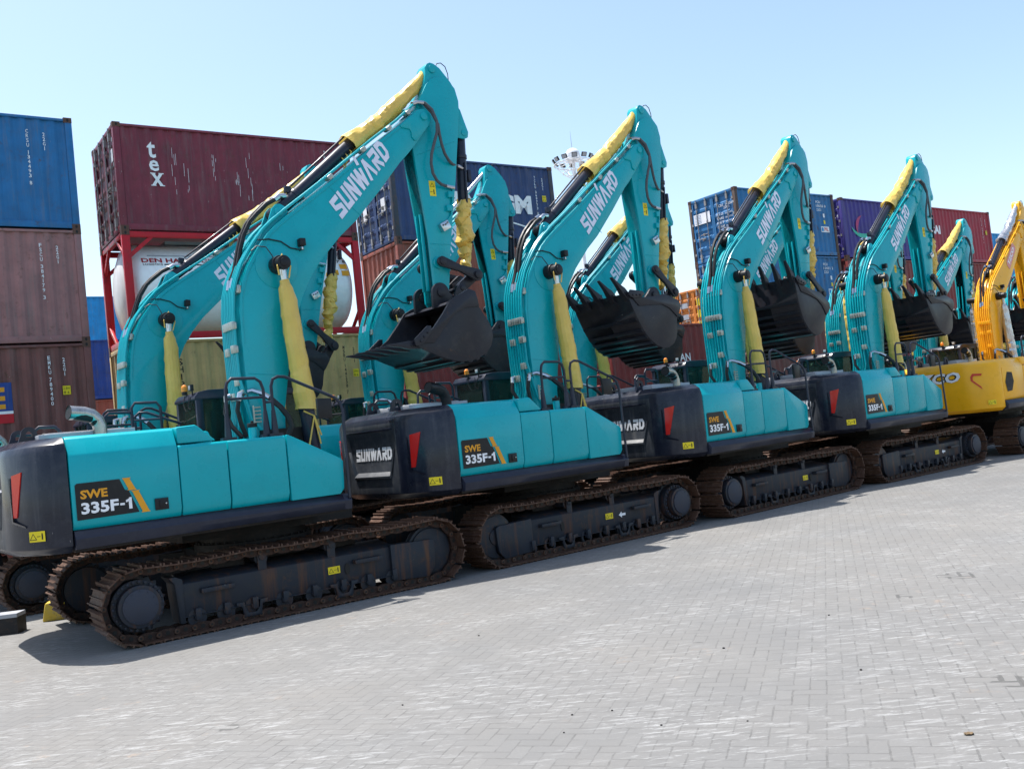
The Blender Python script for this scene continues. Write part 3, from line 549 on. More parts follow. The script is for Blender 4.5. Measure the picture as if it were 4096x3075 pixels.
mb = MB(); mb.prism([(-3.150, 1.665), (-3.225, 1.60), (-3.215, 1.565), (-3.150, 1.565)], -.56, .46)
for a, b in ((-.56, -.70), (.46, .60)):
    mb.add([(-3.19, a, 1.57), (-3.215, a, 1.60), (-3.15, a*.98, 1.665), (-3.19, b, 2.0), (-3.208, b, 2.0), (-3.15, b*.985, 2.0)], [(0, 1, 4, 3), (1, 2, 5, 4), (0, 2, 1), (3, 4, 5)])
put('recess_lip', mb, M['cwlip'], bev=.008)  # raised ridge added to catch sun along the recess bottom
mb = MB(); mb.prism([(-3.15, 2.30), (-3.203, 2.31), (-3.203, 2.285), (-3.15, 2.22)], -.72, .62); put('added_shade_brow', mb, M['cwnavy'], bev=.006)  # brow added to throw a thin shadow into the recess top
# reflector on the rear corner chamfer
c0, c1 = Vector((-3.05, -1.25, 0)), Vector((-3.16, -.98, 0)); cd = (c1-c0).normalized(); cn = Vector((cd.y, -cd.x, 0)); cn = cn if cn.x < 0 else -cn
for s_, nm in ((1, 'r'), (-1, 'l')):
    T = lambda a, z, l_=.012: (lambda q: (q.x, q.y if s_ == 1 else -q.y-.12, q.z))(c0+cd*a+cn*l_+Vector((0, 0, z)))
    mb = MB(); vs = [T(.01, 2.20), T(.20, 2.17), T(.22, 1.70), T(.15, 1.70)]; vb = [T(.01, 2.20, -.03), T(.20, 2.17, -.03), T(.22, 1.70, -.03), T(.15, 1.70, -.03)]
    mb.add(vs+vb, [(0, 1, 2, 3)]+[(i, (i+1) % 4, 4+(i+1) % 4, 4+i) for i in range(4)]); put('reflector_'+nm, mb, M['red'])
    mb = MB(); vs = [T(.22, 1.72, .018), T(.25, 2.15, .018), T(.265, 2.15, .004), T(.27, 1.64, .004), T(.0, 1.575, .004), T(.0, 1.60, .018), T(.2, 1.66, .03)]
    mb.add(vs, [(0, 1, 2, 3), (0, 3, 4, 6), (6, 4, 5)]); put('trim_'+nm, mb, M['cwnavy'])
mb = MB(); warn(mb, frame((-2.985, -1.36, 1.42), Vector((.63, -.62, 0)).normalized(), (0, 0, 1)) @ Matrix.Translation((-.07, 0, .012)), .19, .115); put('cw_label', mb, YL)
for i, y in enumerate((-.25, .45)):
    mb = MB(); cxx = -2.78; outer = [(cxx+.09*math.cos(t), 2.66+.09*math.sin(t)) for t in [math.pi*i_/8 for i_ in range(9)]]; 
    ring = [(cxx+.035*math.cos(t), 2.66+.035*math.sin(t)) for t in [math.pi*i_/8 for i_ in range(9)]]
    mb.prism(outer+[(cxx-.14, 2.53), (cxx-.035, 2.53)]+[(a, b) for a, b in ring[::-1]]+[(cxx+.035, 2.53), (cxx+.14, 2.53)], y-.02, y+.02)
    mb.box(cxx-.035, cxx+.035, y-.02, y+.02, 2.53, 2.625); put('lug%d' % i, mb, M['navy'])
mb = MB(); mb.box(-2.72, -1.6, -.5, .75, 2.54, 2.63); mb.box(-2.6, -1.7, -.4, .65, 2.63, 2.645); put('top_grille', mb, M['grey'], bev=.01)
mb = MB(); mb.tube([(-2.02, -.5, 2.5), (-2.02, -.5, 2.68), (-2.05, -.5, 2.76), (-2.11, -.51, 2.82), (-2.2, -.53, 2.85), (-2.38, -.57, 2.87)], [.085]*5+[.088], 18, 0, False)
mb.tube([(-2.38, -.57, 2.87), (-2.1, -.51, 2.80), (-2.03, -.5, 2.7)], [.082, .078, .078], 18, 1, True); put('exhaust_pipe', mb, [M['exhaust'], M['ink_hole_black']])  # black liner and cap paint the dark of the pipe mouth
mb = MB(); warn
# decal SWE 335F-1 , latch
D = SIDE(0, -1.563, 0)
mb = MB(); mb.add([D @ Vector(q) for q in ((-2.59, 1.60, 0), (-1.92, 1.61, 0), (-2.02, 1.87, 0), (-2.06, 1.88, 0), (-2.11, 2.01, 0), (-2.57, 2.01, 0), (-2.59, 1.99, 0))], [tuple(range(7))], 0)
mb.add([D @ Vector((a, b, .001)) for a, b in ((-2.085, 2.015), (-1.985, 2.015), (-2.0, 2.0), (-1.945, 1.885), (-1.93, 1.87), (-2.035, 1.87), (-2.02, 1.885), (-2.07, 2.0))], [tuple(range(8))], 1)
mb.add([D @ Vector((a, b, .001)) for a, b in ((-1.995, 1.862), (-1.895, 1.862), (-1.91, 1.85), (-1.81, 1.615), (-1.795, 1.60), (-1.90, 1.60), (-1.885, 1.615), (-1.98, 1.85))], [tuple(range(8))], 1)
puttext(mb, 'SWE', D, -2.54, 1.83, .29, .10, 1, .035, 0, .002); puttext(mb, '335F', D, -2.54, 1.66, .40, .13, 2, .035, 0, .002); quad(mb, D, ((-2.125, 1.71), (-2.075, 1.71), (-2.075, 1.735), (-2.125, 1.735)), 2); quad(mb, D, ((-2.03, 1.66), (-1.995, 1.66), (-1.995, 1.79), (-2.02, 1.79), (-2.03, 1.775), (-2.06, 1.762), (-2.06, 1.737), (-2.03, 1.745)), 2)
put('model_plate', mb, [M['rubberblack'], M['orange'], M['white']])
mb = MB(); mb.box(-1.74, -1.585, -1.572, -1.555, 1.60, 1.735); mb.box(-1.69, -1.66, -1.585, -1.572, 1.63, 1.71); mb.cyl((-1.615, -1.58, 1.67), (-1.615, -1.57, 1.67), .012, 8, 1); put('door_latch', mb, [M['rubberblack'], M['chrome']], bev=.003)
mb = MB(); mb.cyl((-.34, -1.2, 2.3), (-.34, -1.2, 2.48), .055, 18); put('filler_neck', mb, M['teal'])
mb = MB(); mb.cyl((-.34, -1.2, 2.475), (-.34, -1.2, 2.53), .062, 18); mb.cyl((-.34, -1.2, 2.53), (-.34, -1.2, 2.56), .02, 8); put('filler_cap', mb, M['darksteel'], bev=.005)
def rail(name, pts, base=True, extra=()):
    mb = MB(); mb.tube(pts, .021, 10)
    for e in extra: mb.tube(e, .018, 8)
    if base:
        for q in (pts[0], pts[-1]):
            if q[2] > 2: mb.tube([q, (q[0], q[1], q[2]+.32)], [.05, .026], 10); mb.box(q[0]-.09, q[0]+.09, q[1]-.05, q[1]+.05, q[2]-.02, q[2]+.02)
    put(name, mb, M['navy'])
rail('rail0', [(-.70, -1.3, 2.35), (-.685, -1.3, 2.97), (-.66, -1.3, 3.06), (-.6, -1.3, 3.11), (-.29, -1.3, 3.10), (-.22, -1.3, 3.05), (-.19, -1.3, 2.95), (-.19, -1.3, 2.35)], True, [[(-.69, -1.3, 2.85), (-.19, -1.3, 2.85)], [(-.19, -1.3, 2.78), (-.1, -1.35, 2.78)]])
rail('rail1', [(-.10, -1.35, 2.35), (-.10, -1.35, 2.98), (-.07, -1.35, 3.07), (0, -1.36, 3.10), (.09, -1.37, 3.09), (.54, -1.45, 2.86), (.70, -1.5, 2.77), (.76, -1.53, 2.70), (.78, -1.55, 2.6), (.74, -1.6, 1.43)], True)
rail('rail2', [(-1.25, .9, 2.55), (-1.25, .9, 2.96), (-1.2, .9, 3.03), (-.9, .9, 3.02), (-.85, .9, 2.95), (-.85, .9, 2.5)], False, [[(-1.25, .9, 2.78), (-.85, .9, 2.78)]])
rail('rail3', [(-1.65, .85, 2.6), (-1.63, .85, 2.86), (-1.57, .85, 2.91), (-1.27, .9, 2.9)], False)
rail('rail4', [(-2.54, .8, 2.6), (-2.52, .8, 2.75), (-2.47, .8, 2.79), (-2.28, .8, 2.78), (-2.22, .8, 2.72), (-2.2, .8, 2.6)], False)
rail('rail5', [(-1.12, 1.25, 2.6), (-1.12, 1.25, 2.85), (-1.05, 1.25, 2.91), (-.95, 1.22, 2.9), (-.5, 1.15, 2.7)], False)
mb = MB(); mb.prism([(.44, 2.50), (.64, 2.50), (.645, 2.76), (.44, 2.77)], -1.53, -1.48); mb.tube([(.55, -1.46, 2.64), (.55, -1.42, 2.58), (.57, -1.42, 2.54), (.77, -1.55, 2.54)], .014, 6); put('side_mirror', mb, M['rubberblack'], bev=.02)
# cab
mb = MB()
for x, y in ((-.48, .45), (-.48, 1.28)): mb.box(x, x+.10, y, y+.08, 2.2, 3.04)
for y in (.45, 1.28): mb.prism([(.98, 3.04), (1.06, 3.04), (1.3, 2.2), (1.22, 2.2)], y, y+.07); mb.box(.38, .45, y, y+.06, 2.2, 3.04)
mb.prism([(-.48, 1.4), (1.2, 1.4), (1.32, 1.6), (1.3, 2.22), (-.48, 2.22)], .45, 1.36); mb.box(-.48, -.42, .45, 1.36, 2.2, 2.62)
put('cab', mb, M['navy'], bev=.015, ang=30)
mb = MB(); mb.prism([(-.50, 2.99), (-.50, 3.03), (-.44, 3.10), (-.3, 3.125), (.7, 3.12), (1.0, 3.06), (1.08, 3.0), (1.08, 2.98)], .44, 1.37); put('cab_roof', mb, M['navy'], bev=.02, ang=35)
for nm, bx_ in (('rear_window', (-.475, -.465, .55, 1.27, 2.62, 3.0)), ('side_window0', (-.38, .38, .48, .485, 2.22, 3.0)), ('side_window1', (.45, 1.1, .48, .485, 2.22, 3.0)), ('far_window', (-.38, 1.1, 1.32, 1.325, 2.22, 3.0)), ('windscreen', (1.12, 1.13, .52, 1.28, 2.22, 3.0))):
    mb = MB(); mb.box(*bx_); put(nm, mb, M['glass'])
mb = MB(); mb.box(.0, .5, .7, 1.1, 2.2, 2.35); mb.box(-.08, .04, .7, 1.1, 2.3, 2.85); mb.box(-.06, .02, .78, 1.02, 2.85, 3.0); put('seat', mb, M['rubberblack'], bev=.03)
mb = MB(); mb.cyl((-.47, .95, 3.1), (-.47, .95, 3.15), .04, 12, 1); mb.cyl((-.47, .95, 3.15), (-.47, .95, 3.21), .042, 12); mb.sphere((-.47, .95, 3.21), .042, 12); put('beacon', mb, [M['amber'], M['rubberblack']])
mb = MB(); mb.box(-.5, -.46, .56, .66, 3.13, 3.22); mb.tube([(-.47, .61, 3.07), (-.47, .61, 3.14)], .012, 6); mb.box(-.51, -.5, .57, .65, 3.14, 3.21, 1); put('cab_light', mb, [M['rubberblack'], M['grey']], bev=.004)
mb = MB(); mb.tube([(-.49, .9, 3.08), (-.53, .86, 2.95), (-.53, .78, 2.85), (-.53, .68, 2.85), (-.5, .61, 3.05)], .005, 5); mb.tube([(-.49, .7, 3.08), (-.53, .66, 2.9), (-.52, .6, 2.86), (-.49, .56, 3.0)], .005, 5); put('loose_wire', mb, M['hose'])
# manifold of small taps at boom foot
mb = MB(); mb.box(-.0, .02, -.42, -.40, 2.55, 2.8)
for i in range(5): mb.cyl((.02, -.41, 2.57+i*.05), (.10, -.41, 2.57+i*.05), .012, 6); mb.sphere((.1, -.41, 2.57+i*.05), .018, 6)
put('grease_manifold', mb, M['zinc'])
# tracks (s=-1: camera side). sprocket at -x, idler at +x
def belt_path(n=50):
    zc = .53+GZ-.08; r_ = .375; xs, xi = -1.97, 2.0; pts = []
    def arc(cx, a0, a1, k_): return [(cx+r_*math.cos(a0+(a1-a0)*i/k_), zc+r_*math.sin(a0+(a1-a0)*i/k_)) for i in range(k_+1)]
    line = [(xi-(xi-xs)*i/60, zc-r_+(0)) for i in range(61)][::-1]
    top = [(xi-(xi-xs)*i/60, zc+r_+.02*math.sin(math.pi*i/60)*0+(-.022*abs(math.sin(math.pi*i/20)))+.012) for i in range(61)]
    P = line+arc(xi, -math.pi/2, math.pi/2, 24)[1:]+top+arc(xs, math.pi/2, 1.5*math.pi, 24)[1:-1]
    P = [Vector(q) for q in P]; P.append(P[0]); d = [0]
    for i in range(1, len(P)): d.append(d[-1]+(P[i]-P[i-1]).length)
    T = d[-1]; out = []
    for i in range(n):
        t = T*(i+.5)/n; j = max(q for q in range(len(d)-1) if d[q] <= t); u_ = (t-d[j])/(d[j+1]-d[j]+1e-9); p_ = P[j].lerp(P[j+1], u_)
        a_, b_ = (t-T/n/2) % T, (t+T/n/2) % T
        def at(s_):
            j = max(q for q in range(len(d)-1) if d[q] <= s_); return P[j].lerp(P[j+1], (s_-d[j])/(d[j+1]-d[j]+1e-9))
        out.append((p_, (at(b_)-at(a_)).normalized(), at(a_)))
    return out, T/n
BPTH, PITCHL = belt_path()
def track(s, tag):
    yc = 1.33*s
    mb = MB()
    for p_, t_, a_ in BPTH:
        n_ = Vector((t_.y, -t_.x)); m_ = frame((p_.x, yc, p_.y), (t_.x, 0, t_.y), (0, 1, 0)); # local x tangent, y width, z = t x y
        zd = 1 if (m_.to_3x3() @ Vector((0, 0, 1))).dot(Vector((n_.x, 0, n_.y))) > 0 else -1
        h_ = PITCHL*.49
        mb.add([m_ @ Vector((a, b, zd*c)) for a, b, c in ((-h_, -.3, .04), (h_, -.3, .04), (h_, .3, .04), (-h_, .3, .04), (-h_, -.3, .055), (h_, -.3, .055), (h_, .3, .055), (-h_, .3, .055))], [(0, 1, 2, 3), (4, 7, 6, 5), (0, 4, 5, 1), (1, 5, 6, 2), (2, 6, 7, 3), (3, 7, 4, 0)])
        for gx, gh in ((-h_+.012, .035), (0, .028), (h_-.022, .035)):
            mb.add([m_ @ Vector((gx+a, b, zd*(.05+c))) for a, b, c in ((-.012, -.298, 0), (.014, -.298, 0), (.014, .298, 0), (-.012, .298, 0), (-.006, -.298, gh), (.007, -.298, gh), (.007, .298, gh), (-.006, .298, gh))], [(4, 7, 6, 5), (0, 4, 5, 1), (1, 5, 6, 2), (2, 6, 7, 3), (3, 7, 4, 0)])
        for yy in (-.11, .11):
            pl = [(-h_-.01, -.035), (-h_*.5, -.05), (h_*.4, -.05), (h_+.005, -.03), (h_+.005, .02), (h_*.5, .042), (-h_, .042)]
            vs = [m_ @ Vector((a, yy-.02, zd*c)) for a, c in pl]+[m_ @ Vector((a, yy+.02, zd*c)) for a, c in pl]; n = len(pl)
            mb.add(vs, [tuple(range(n)), tuple(range(2*n-1, n-1, -1))]+[(i, i+n, (i+1) % n+n, (i+1) % n) for i in range(n)], 1)
        q = Vector((a_.x, 0, a_.y)); mb.cyl((q.x, yc-.15, q.z), (q.x, yc+.15, q.z), .032, 10); mb.cyl((q.x, yc-.155, q.z), (q.x, yc+.155, q.z), .014, 6, 2)
        mb.cyl((p_.x, yc-.135, p_.y), (p_.x, yc+.135, p_.y), .026, 8, 2)  # black pin ends paint the dark of the link holes
    put('chain'+tag, mb, [M['rust'], M['rustdark'], M['ink_hole_black']], ang=30, weld=False)
    O = lambda y: s*y       # outer distances from the centre line
    zc = .53
    mb = MB(); x = -1.97
    pts = []; 
    for i in range(42):
        t = 2*math.pi*i/42; r_ = .36 if i % 2 else .315; pts.append((x+r_*math.cos(t), zc+r_*math.sin(t)))
    mb.prism(pts, O(1.27), O(1.33)); mb.cyl((x, O(1.2), zc), (x, O(1.46), zc), .30, 36); mb.cyl((x, O(1.46), zc), (x, O(1.58), zc), .245, 36); put('sprocket'+tag, mb, M['chassis'], bev=.008); mb = MB(); mb.cyl((x, O(1.57), zc), (x, O(1.60), zc), .20, 36)
    for i in range(26): t = 2*math.pi*i/26; mb.cyl((x+.275*math.cos(t), O(1.46), zc+.275*math.sin(t)), (x+.275*math.cos(t), O(1.485), zc+.275*math.sin(t)), .018, 8)
    for i in range(12): t = 2*math.pi*i/12; mb.cyl((x+.18*math.cos(t), O(1.6), zc+.18*math.sin(t)), (x+.18*math.cos(t), O(1.606), zc+.18*math.sin(t)), .009, 6)
    put('hub'+tag, mb, M['hub'], bev=.004)
    mb = MB(); x = 2.0; mb.cyl((x, O(1.24), zc), (x, O(1.42), zc), .31, 36); mb.cyl((x, O(1.27), zc), (x, O(1.39), zc), .35, 36); mb.cyl((x, O(1.4), zc), (x, O(1.44), zc), .12, 24); put('idler'+tag, mb, M['chassis'], bev=.01)
    for i, x in enumerate((-1.30, -.95, -.60, -.20, .20, .60, .98, 1.36)):
        mb = MB(); mb.cyl((x, O(1.18), .26), (x, O(1.45), .26), .085, 20); mb.cyl((x, O(1.40), .26), (x, O(1.45), .26), .115, 20); mb.cyl((x, O(1.45), .27), (x, O(1.50), .27), .045, 12)
        mb.box(x-.035, x+.035, O(1.46) if s > 0 else O(1.52), O(1.52) if s > 0 else O(1.46), .24, .38); put('roller%d%s' % (i, tag), mb, M['chassis'], bev=.006)
    for i, x in enumerate((-.44, .5)):
        mb = MB(); mb.cyl((x, O(1.1), .83), (x, O(1.40), .83), .065, 18); mb.cyl((x, O(1.36), .83), (x, O(1.40), .83), .085, 18); mb.cyl((x, O(1.40), .85), (x, O(1.46), .85), .045, 12)
        a, b = sorted((O(1.41), O(1.44))); mb.box(x-.06, x+.05, a, b, .58, .88); put('carrier%d%s' % (i, tag), mb, M['chassis'], bev=.008)
    mb = MB(); mb.prism([(O(1.10), .30), (O(1.44), .29), (O(1.45), .68), (O(1.40), .715), (O(1.05), .78)], -1.45, 1.38, 0, 'x')
    a, b = sorted((O(1.10), O(1.46))); mb.prism([(-1.5, .22), (-1.44, .22), (-1.44, .74), (-1.52, .78), (-1.6, .78), (-1.54, .7)], a, b)
    a, b = sorted((O(1.08), O(1.49))); mb.prism([(1.34, .22), (1.92, .19), (2.02, .30), (2.04, .66), (1.98, .69), (1.34, .71)], O(1.30) if s < 0 else O(1.42), O(1.42) if s < 0 else O(1.30)); mb.prism([(1.34, .22), (1.9, .19), (2.0, .30), (2.02, .42), (2.03, .66), (1.98, .69), (1.34, .71)], O(1.43), O(1.49))
    mb.box(-1.45, 1.38, *sorted((O(1.30), O(1.47))), .285, .30)
    for x in (-.63, .62):
        mb.prism([(x-.20, .34), (x-.2, .30), (x-.13, .28), (x-.11, .15), (x+.11, .15), (x+.13, .28), (x+.2, .30), (x+.2, .34), (x+.1, .34), (x+.09, .26), (x+.05, .2), (x-.05, .2), (x-.09, .26), (x-.1, .34)], O(1.45), O(1.49))
    put('track_frame'+tag, mb, M['chassis'], bev=.012, ang=30)
    for i, x in enumerate((-1.05, .98)):
        mb = MB(); mb.box(x-.2, x+.2, *sorted((O(1.45), O(1.54))), .545, .60); put('step%d%s' % (i, tag), mb, M['chassis'], bev=.006)
    mb = MB(); xd = (1, 0, 0) if s < 0 else (-1, 0, 0)
    warn(mb, frame((.42 if s < 0 else -.25, O(1.455), .465), xd, (0, 0, 1)), .17, .095); put('track_label'+tag, mb, YL)
    mb = MB(); m_ = frame((-.1 if s < 0 else -.55, O(1.456), .50), xd, (0, 0, 1)); mb.add([m_ @ Vector((a*.16, b*.1, 0)) for a, b in ((0, 0), (.45, .5), (.45, .2), (1, .2), (1, -.2), (.45, -.2), (.45, -.5))], [(0, 1, 2, 3, 4, 5, 6)]); put('arrow'+tag, mb, M['white'])
    mb = MB(); mb.prism([(.69, .50), (.73, .46), (.73, .40), (.69, .40)] if False else [(.66, .47), (.68, .43), (.71, .43), (.73, .47), (.73, .53), (.71, .57), (.68, .57), (.66, .53)], O(1.453), O(1.458)); put('slot'+tag, mb, M['ink_hole_black'])  # flat black plate paints the dark inside the slot
track(-1, 'R'); track(1, 'L')
# lettering of the yellow machine
mb = MB(); puttext(mb, 'TZCO', REAR(-3.206, .62, 2.06), 0, 0, 1.36, .27, 1, .09, .25); puttext(mb, 'TZCO', REAR(-3.209, .62, 2.06), 0, 0, 1.36, .27, 0, .04, .25); put('tz_text', mb, [M['white'], M['rubberblack']])
mb = MB(); m_ = frame(tuple(c0+cn*.012), cd, (0, 0, 1)) 
mb.add([m_ @ Vector((a, b, 0)) for a, b in ((.0, 2.22), (.22, 2.24), (.27, 2.16), (.27, 2.06), (.02, 1.82), (.05, 1.90), (.22, 2.07), (.22, 2.14), (.19, 2.18), (.02, 2.17))], [(0, 1, 8, 9), (1, 2, 7, 8), (2, 3, 6, 7), (3, 4, 5, 6)]); put('tz_mark', mb, M['red'])
mb = MB(); m_ = frame((1.85, -.339, 5.72), Vector((.672, 0, .741)).normalized(), Vector((-.741, 0, .672)).normalized())
mb.add([m_ @ Vector(q) for q in ((0, 0, 0), (.95, 0, 0), (1.02, .08, 0), (1.0, .32, 0), (.08, .32, 0), (-.02, .22, 0))], [(0, 1, 2, 3, 4, 5)], 0); puttext(mb, 'TZCO', m_, .08, .08, .8, .16, 1, .05, .2, .002); put('tz_boom', mb, [M['red'], M['white']])
mb = MB(); mb.add([D @ Vector(q) for q in ((-2.45, 1.70, 0), (-2.18, 1.72, 0), (-2.04, 1.95, 0), (-2.1, 2.18, 0), (-2.38, 2.2, 0), (-2.52, 1.95, 0))], [(0, 1, 2, 3, 4, 5)]); mb.add([D @ Vector(q) for q in ((-2.5, 2.34, -.05), (-2.2, 2.34, -.05), (-2.25, 2.45, -.1), (-2.5, 2.45, -.1))], [(0, 1, 2, 3)]); put('tz_panel', mb, M['darksteel'])

def ang_m(pivot, th):
    return Matrix.Translation(pivot) @ Matrix.Rotation(-th, 4, 'Y') @ Matrix.Translation(-pivot)
FOOT, P2V = Vector((.3, 0, 2.0+DZ)), Vector((3.335, 0, 7.264+DZ)); PINV = PIN+Vector((0, 0, DZ))
GR = 'crawler excavators parked in two rows in front of the containers'
def excavator(x, y, yaw, label, dB=0, dA=0, tip=False, flip=False, tyaw=None, yellow=False, nosleeve=False, curl=43, wrapped=False):
    e = empty('excavator', (x, y, 0), yaw, label, 'excavator', GR); sx = '_y' if yellow else ''
    Lk = lambda n_, me, par=None, mtx=None: link(n_, ME[me], par or e, None, mtx)
    Lk('engine_cover', 'engine_cover'+sx); 
    ec = e.children[0] if False else None
    Lk('hood_end', 'hood_wedge'+sx); d0 = Lk('side_door', 'side_door0'+sx); Lk('side_door', 'side_door1'+sx); Lk('toolbox', 'front_toolbox'+sx); Lk('side_skirt', 'side_skirt'); Lk('upper_frame', 'turntable_frame'); Lk('slewing_ring', 'slewing_ring')
    c = Lk('counterweight', 'counterweight'+sx)
    if yellow: Lk('lettering', 'tz_text', c); Lk('red_mark', 'tz_mark', c); Lk('vent_panel', 'tz_panel')
    else:
        Lk('lettering', 'rear_lettering', c); Lk('recess_lip', 'recess_lip', c); Lk('added_shade_brow', 'added_shade_brow', c); Lk('reflector', 'reflector_r', c); Lk('reflector', 'reflector_l', c); Lk('trim', 'trim_r', c); Lk('model_plate', 'model_plate'); Lk('door_latch', 'door_latch')
    Lk('warning_label', 'cw_label', c); Lk('lifting_lug', 'lug0', c); Lk('lifting_lug', 'lug1', c)
    Lk('top_grille', 'top_grille'); ex = Lk('exhaust_pipe', 'exhaust_pipe')
    if wrapped: ex.material_slots[0].link = 'OBJECT'; ex.material_slots[0].material = M['rubberblack']; ex['label'] = 'exhaust pipe wrapped in dark plastic'
    fn = Lk('filler_neck', 'filler_neck'); Lk('filler_cap', 'filler_cap', fn)
    for i in range(6): Lk('handrail', 'rail%d' % i)
    Lk('side_mirror', 'side_mirror')
    cb_ = Lk('cab', 'cab')
    for n_, q in (('roof', 'cab_roof'), ('window', 'rear_window'), ('window', 'side_window0'), ('window', 'side_window1'), ('window', 'far_window'), ('windscreen', 'windscreen'), ('seat', 'seat'), ('beacon', 'beacon'), ('work_light', 'cab_light'), ('loose_wire', 'loose_wire')): Lk(n_, q, cb_)
    MBm = ang_m(FOOT, dB) @ (Matrix.Translation(FOOT) @ Matrix.Scale(.85, 4) @ Matrix.Translation(-FOOT) if yellow else Matrix.Identity(4)); MA_ = MBm @ ang_m(P2V, dA)
    b = Lk('boom', 'boom'+sx, None, MBm)
    Lk('weld_seam', 'weld_seam', b) if not yellow else None
    Lk('lettering', 'tz_boom' if yellow else 'boom_lettering', b); Lk('cylinder_pin', 'cylinder_pin', b); Lk('cylinder_pin', 'cylinder_pin_far', b); Lk('cylinder_bush', 'cylinder_bush', b)
    for i in range(8): Lk('hydraulic_pipe', ('hydraulic_pipe_y%d' if yellow else 'hydraulic_pipe%d') % i, b)
    for q in CL:
        o_ = Lk('pipe_clamp', q, b)
        if yellow: o_.material_slots[0].link = 'OBJECT'; o_.material_slots[0].material = M['yellowpaint']
    for i in range(5): Lk('hydraulic_hose', 'hydraulic_hose%d' % i, b)
    for i in range(7): Lk('hose_fitting', 'hose_fitting%d' % i, b)
    for n_, q in (('electric_cable', 'electric_cable'), ('work_light', 'work_light'), ('grease_manifold', 'grease_manifold')): Lk(n_, q, b)
    ac = Lk('arm_cylinder', 'arm_cylinder', None, MBm); Lk('cylinder_rod', 'cylinder_rod', ac)
    if not nosleeve: Lk('protective_sleeve', 'sleeve'+sx, ac); [Lk('tie_ribbon', 'tie_ribbon%d' % i, ac) for i in range(4) if not yellow]
    for q in 'rl':
        bc = Lk('boom_cylinder', 'boom_cylinder_'+q, None, MBm); Lk('cylinder_rod', 'rod_'+q, bc)
        s_ = Lk('protective_sleeve', 'sleeve_'+q, bc)
        if yellow: s_.material_slots[0].link = 'OBJECT'; s_.material_slots[0].material = M['foil']
        else: [Lk('tie_ribbon', 'ribbon_%s%d' % (q, i), bc) for i in range(4)]
    a = Lk('arm', 'arm'+sx, None, MA_)
    for i in range(2): Lk('spiral_hose', 'spiral_hose%d' % i, a)
    for i in range(4): Lk('hose_coupling', 'hose_coupling%d' % i, a)
    Lk('grease_hose', 'grease_hose', a)
    for n_, q in (('pipe_bracket', 'bracket'), ('valve_block', 'valve_block'), ('warning_label', 'arm_label')): Lk(n_, q, a)
    t_ = 'a' if tip else 'b'
    kc = Lk('bucket_cylinder', 'bucket_cylinder_'+t_, None, MA_); Lk('cylinder_rod', 'bucket_rod_'+t_, kc); Lk('protective_sleeve', 'bucket_sleeve_'+t_, kc)
    for q in 'rl': Lk('bucket_link', 'link_%s%s' % (t_, q), None, MA_)
    Lk('short_link', 'short_link_'+t_, None, MA_)
    MK = MA_ @ (Matrix.Identity(4) if tip else ang_m(PINV, -R(curl)))
    k_ = Lk('bucket', 'bucket', None, MK)
    for i in range(5): Lk('tooth', 'tooth%d' % i, k_)
    for q in 'rl': Lk('side_cutter', 'cutter_'+q, k_)
    TM = Matrix.Rotation(((tyaw or yaw)-yaw)+(math.pi if flip else 0), 4, 'Z')
    for tag in 'RL':
        t = Lk('crawler_track', 'chain'+tag, None, TM)
        Lk('track_frame', 'track_frame'+tag, t); Lk('drive_sprocket', 'sprocket'+tag, t); Lk('hub_cover', 'hub'+tag, t); Lk('idler_wheel', 'idler'+tag, t); Lk('warning_label', 'track_label'+tag, t); Lk('oval_slot', 'slot'+tag, t)
        for i in range(8): Lk('track_roller', 'roller%d%s' % (i, tag), t)
        for i in range(2): Lk('carrier_roller', 'carrier%d%s' % (i, tag), t); Lk('step', 'step%d%s' % (i, tag), t)
        if flip: Lk('arrow_marking', 'arrow'+tag, t)
    return e
excavator(-3.838, 13.396, .6452, 'nearest teal excavator of the front row, bucket tipped open with teeth pointing left', tip=True, tyaw=.6275)
excavator(.180, 16.554, .6913, 'second teal excavator of the front row, bucket curled with teeth pointing up', wrapped=True, flip=True, tyaw=.679)
excavator(4.288, 19.778, .7235, 'third teal excavator of the front row, handrail shadows on its dark counterweight', curl=61, tyaw=.70)
excavator(8.481, 23.064, .6830, 'fourth teal excavator of the front row, parked right beside the yellow excavator', flip=True, tyaw=.667)
excavator(13.35, 26.75, .68, 'yellow excavator with silver foil wrapped rods at the right end', yellow=True)
excavator(-7.017, 16.99, .674, 'leftmost back row teal excavator, boom crossing the white tank container', dB=-.08, dA=.036)
excavator(-2.962, 20.159, .637, 'back row teal excavator with a bare chrome rod at its boom top', dB=.022, dA=.012, nosleeve=True)
excavator(1.473, 23.432, .661, 'back row teal excavator whose boom shows under the second front boom', dB=.029)
excavator(5.776, 26.084, .654, 'back row teal excavator mostly hidden behind the third front excavator', curl=50, dB=-.015)
excavator(9.804, 28.837, .653, 'back row teal excavator with pipes showing left of the fourth front boom', dB=-.052, dA=.012)
excavator(13.565, 31.6, .70, 'back row teal excavator between the fourth front boom and the yellow excavator', dB=-.089, dA=-.027)
excavator(19.2, 36.3, .66, 'farthest teal excavator, a sliver of its boom right of the yellow boom')

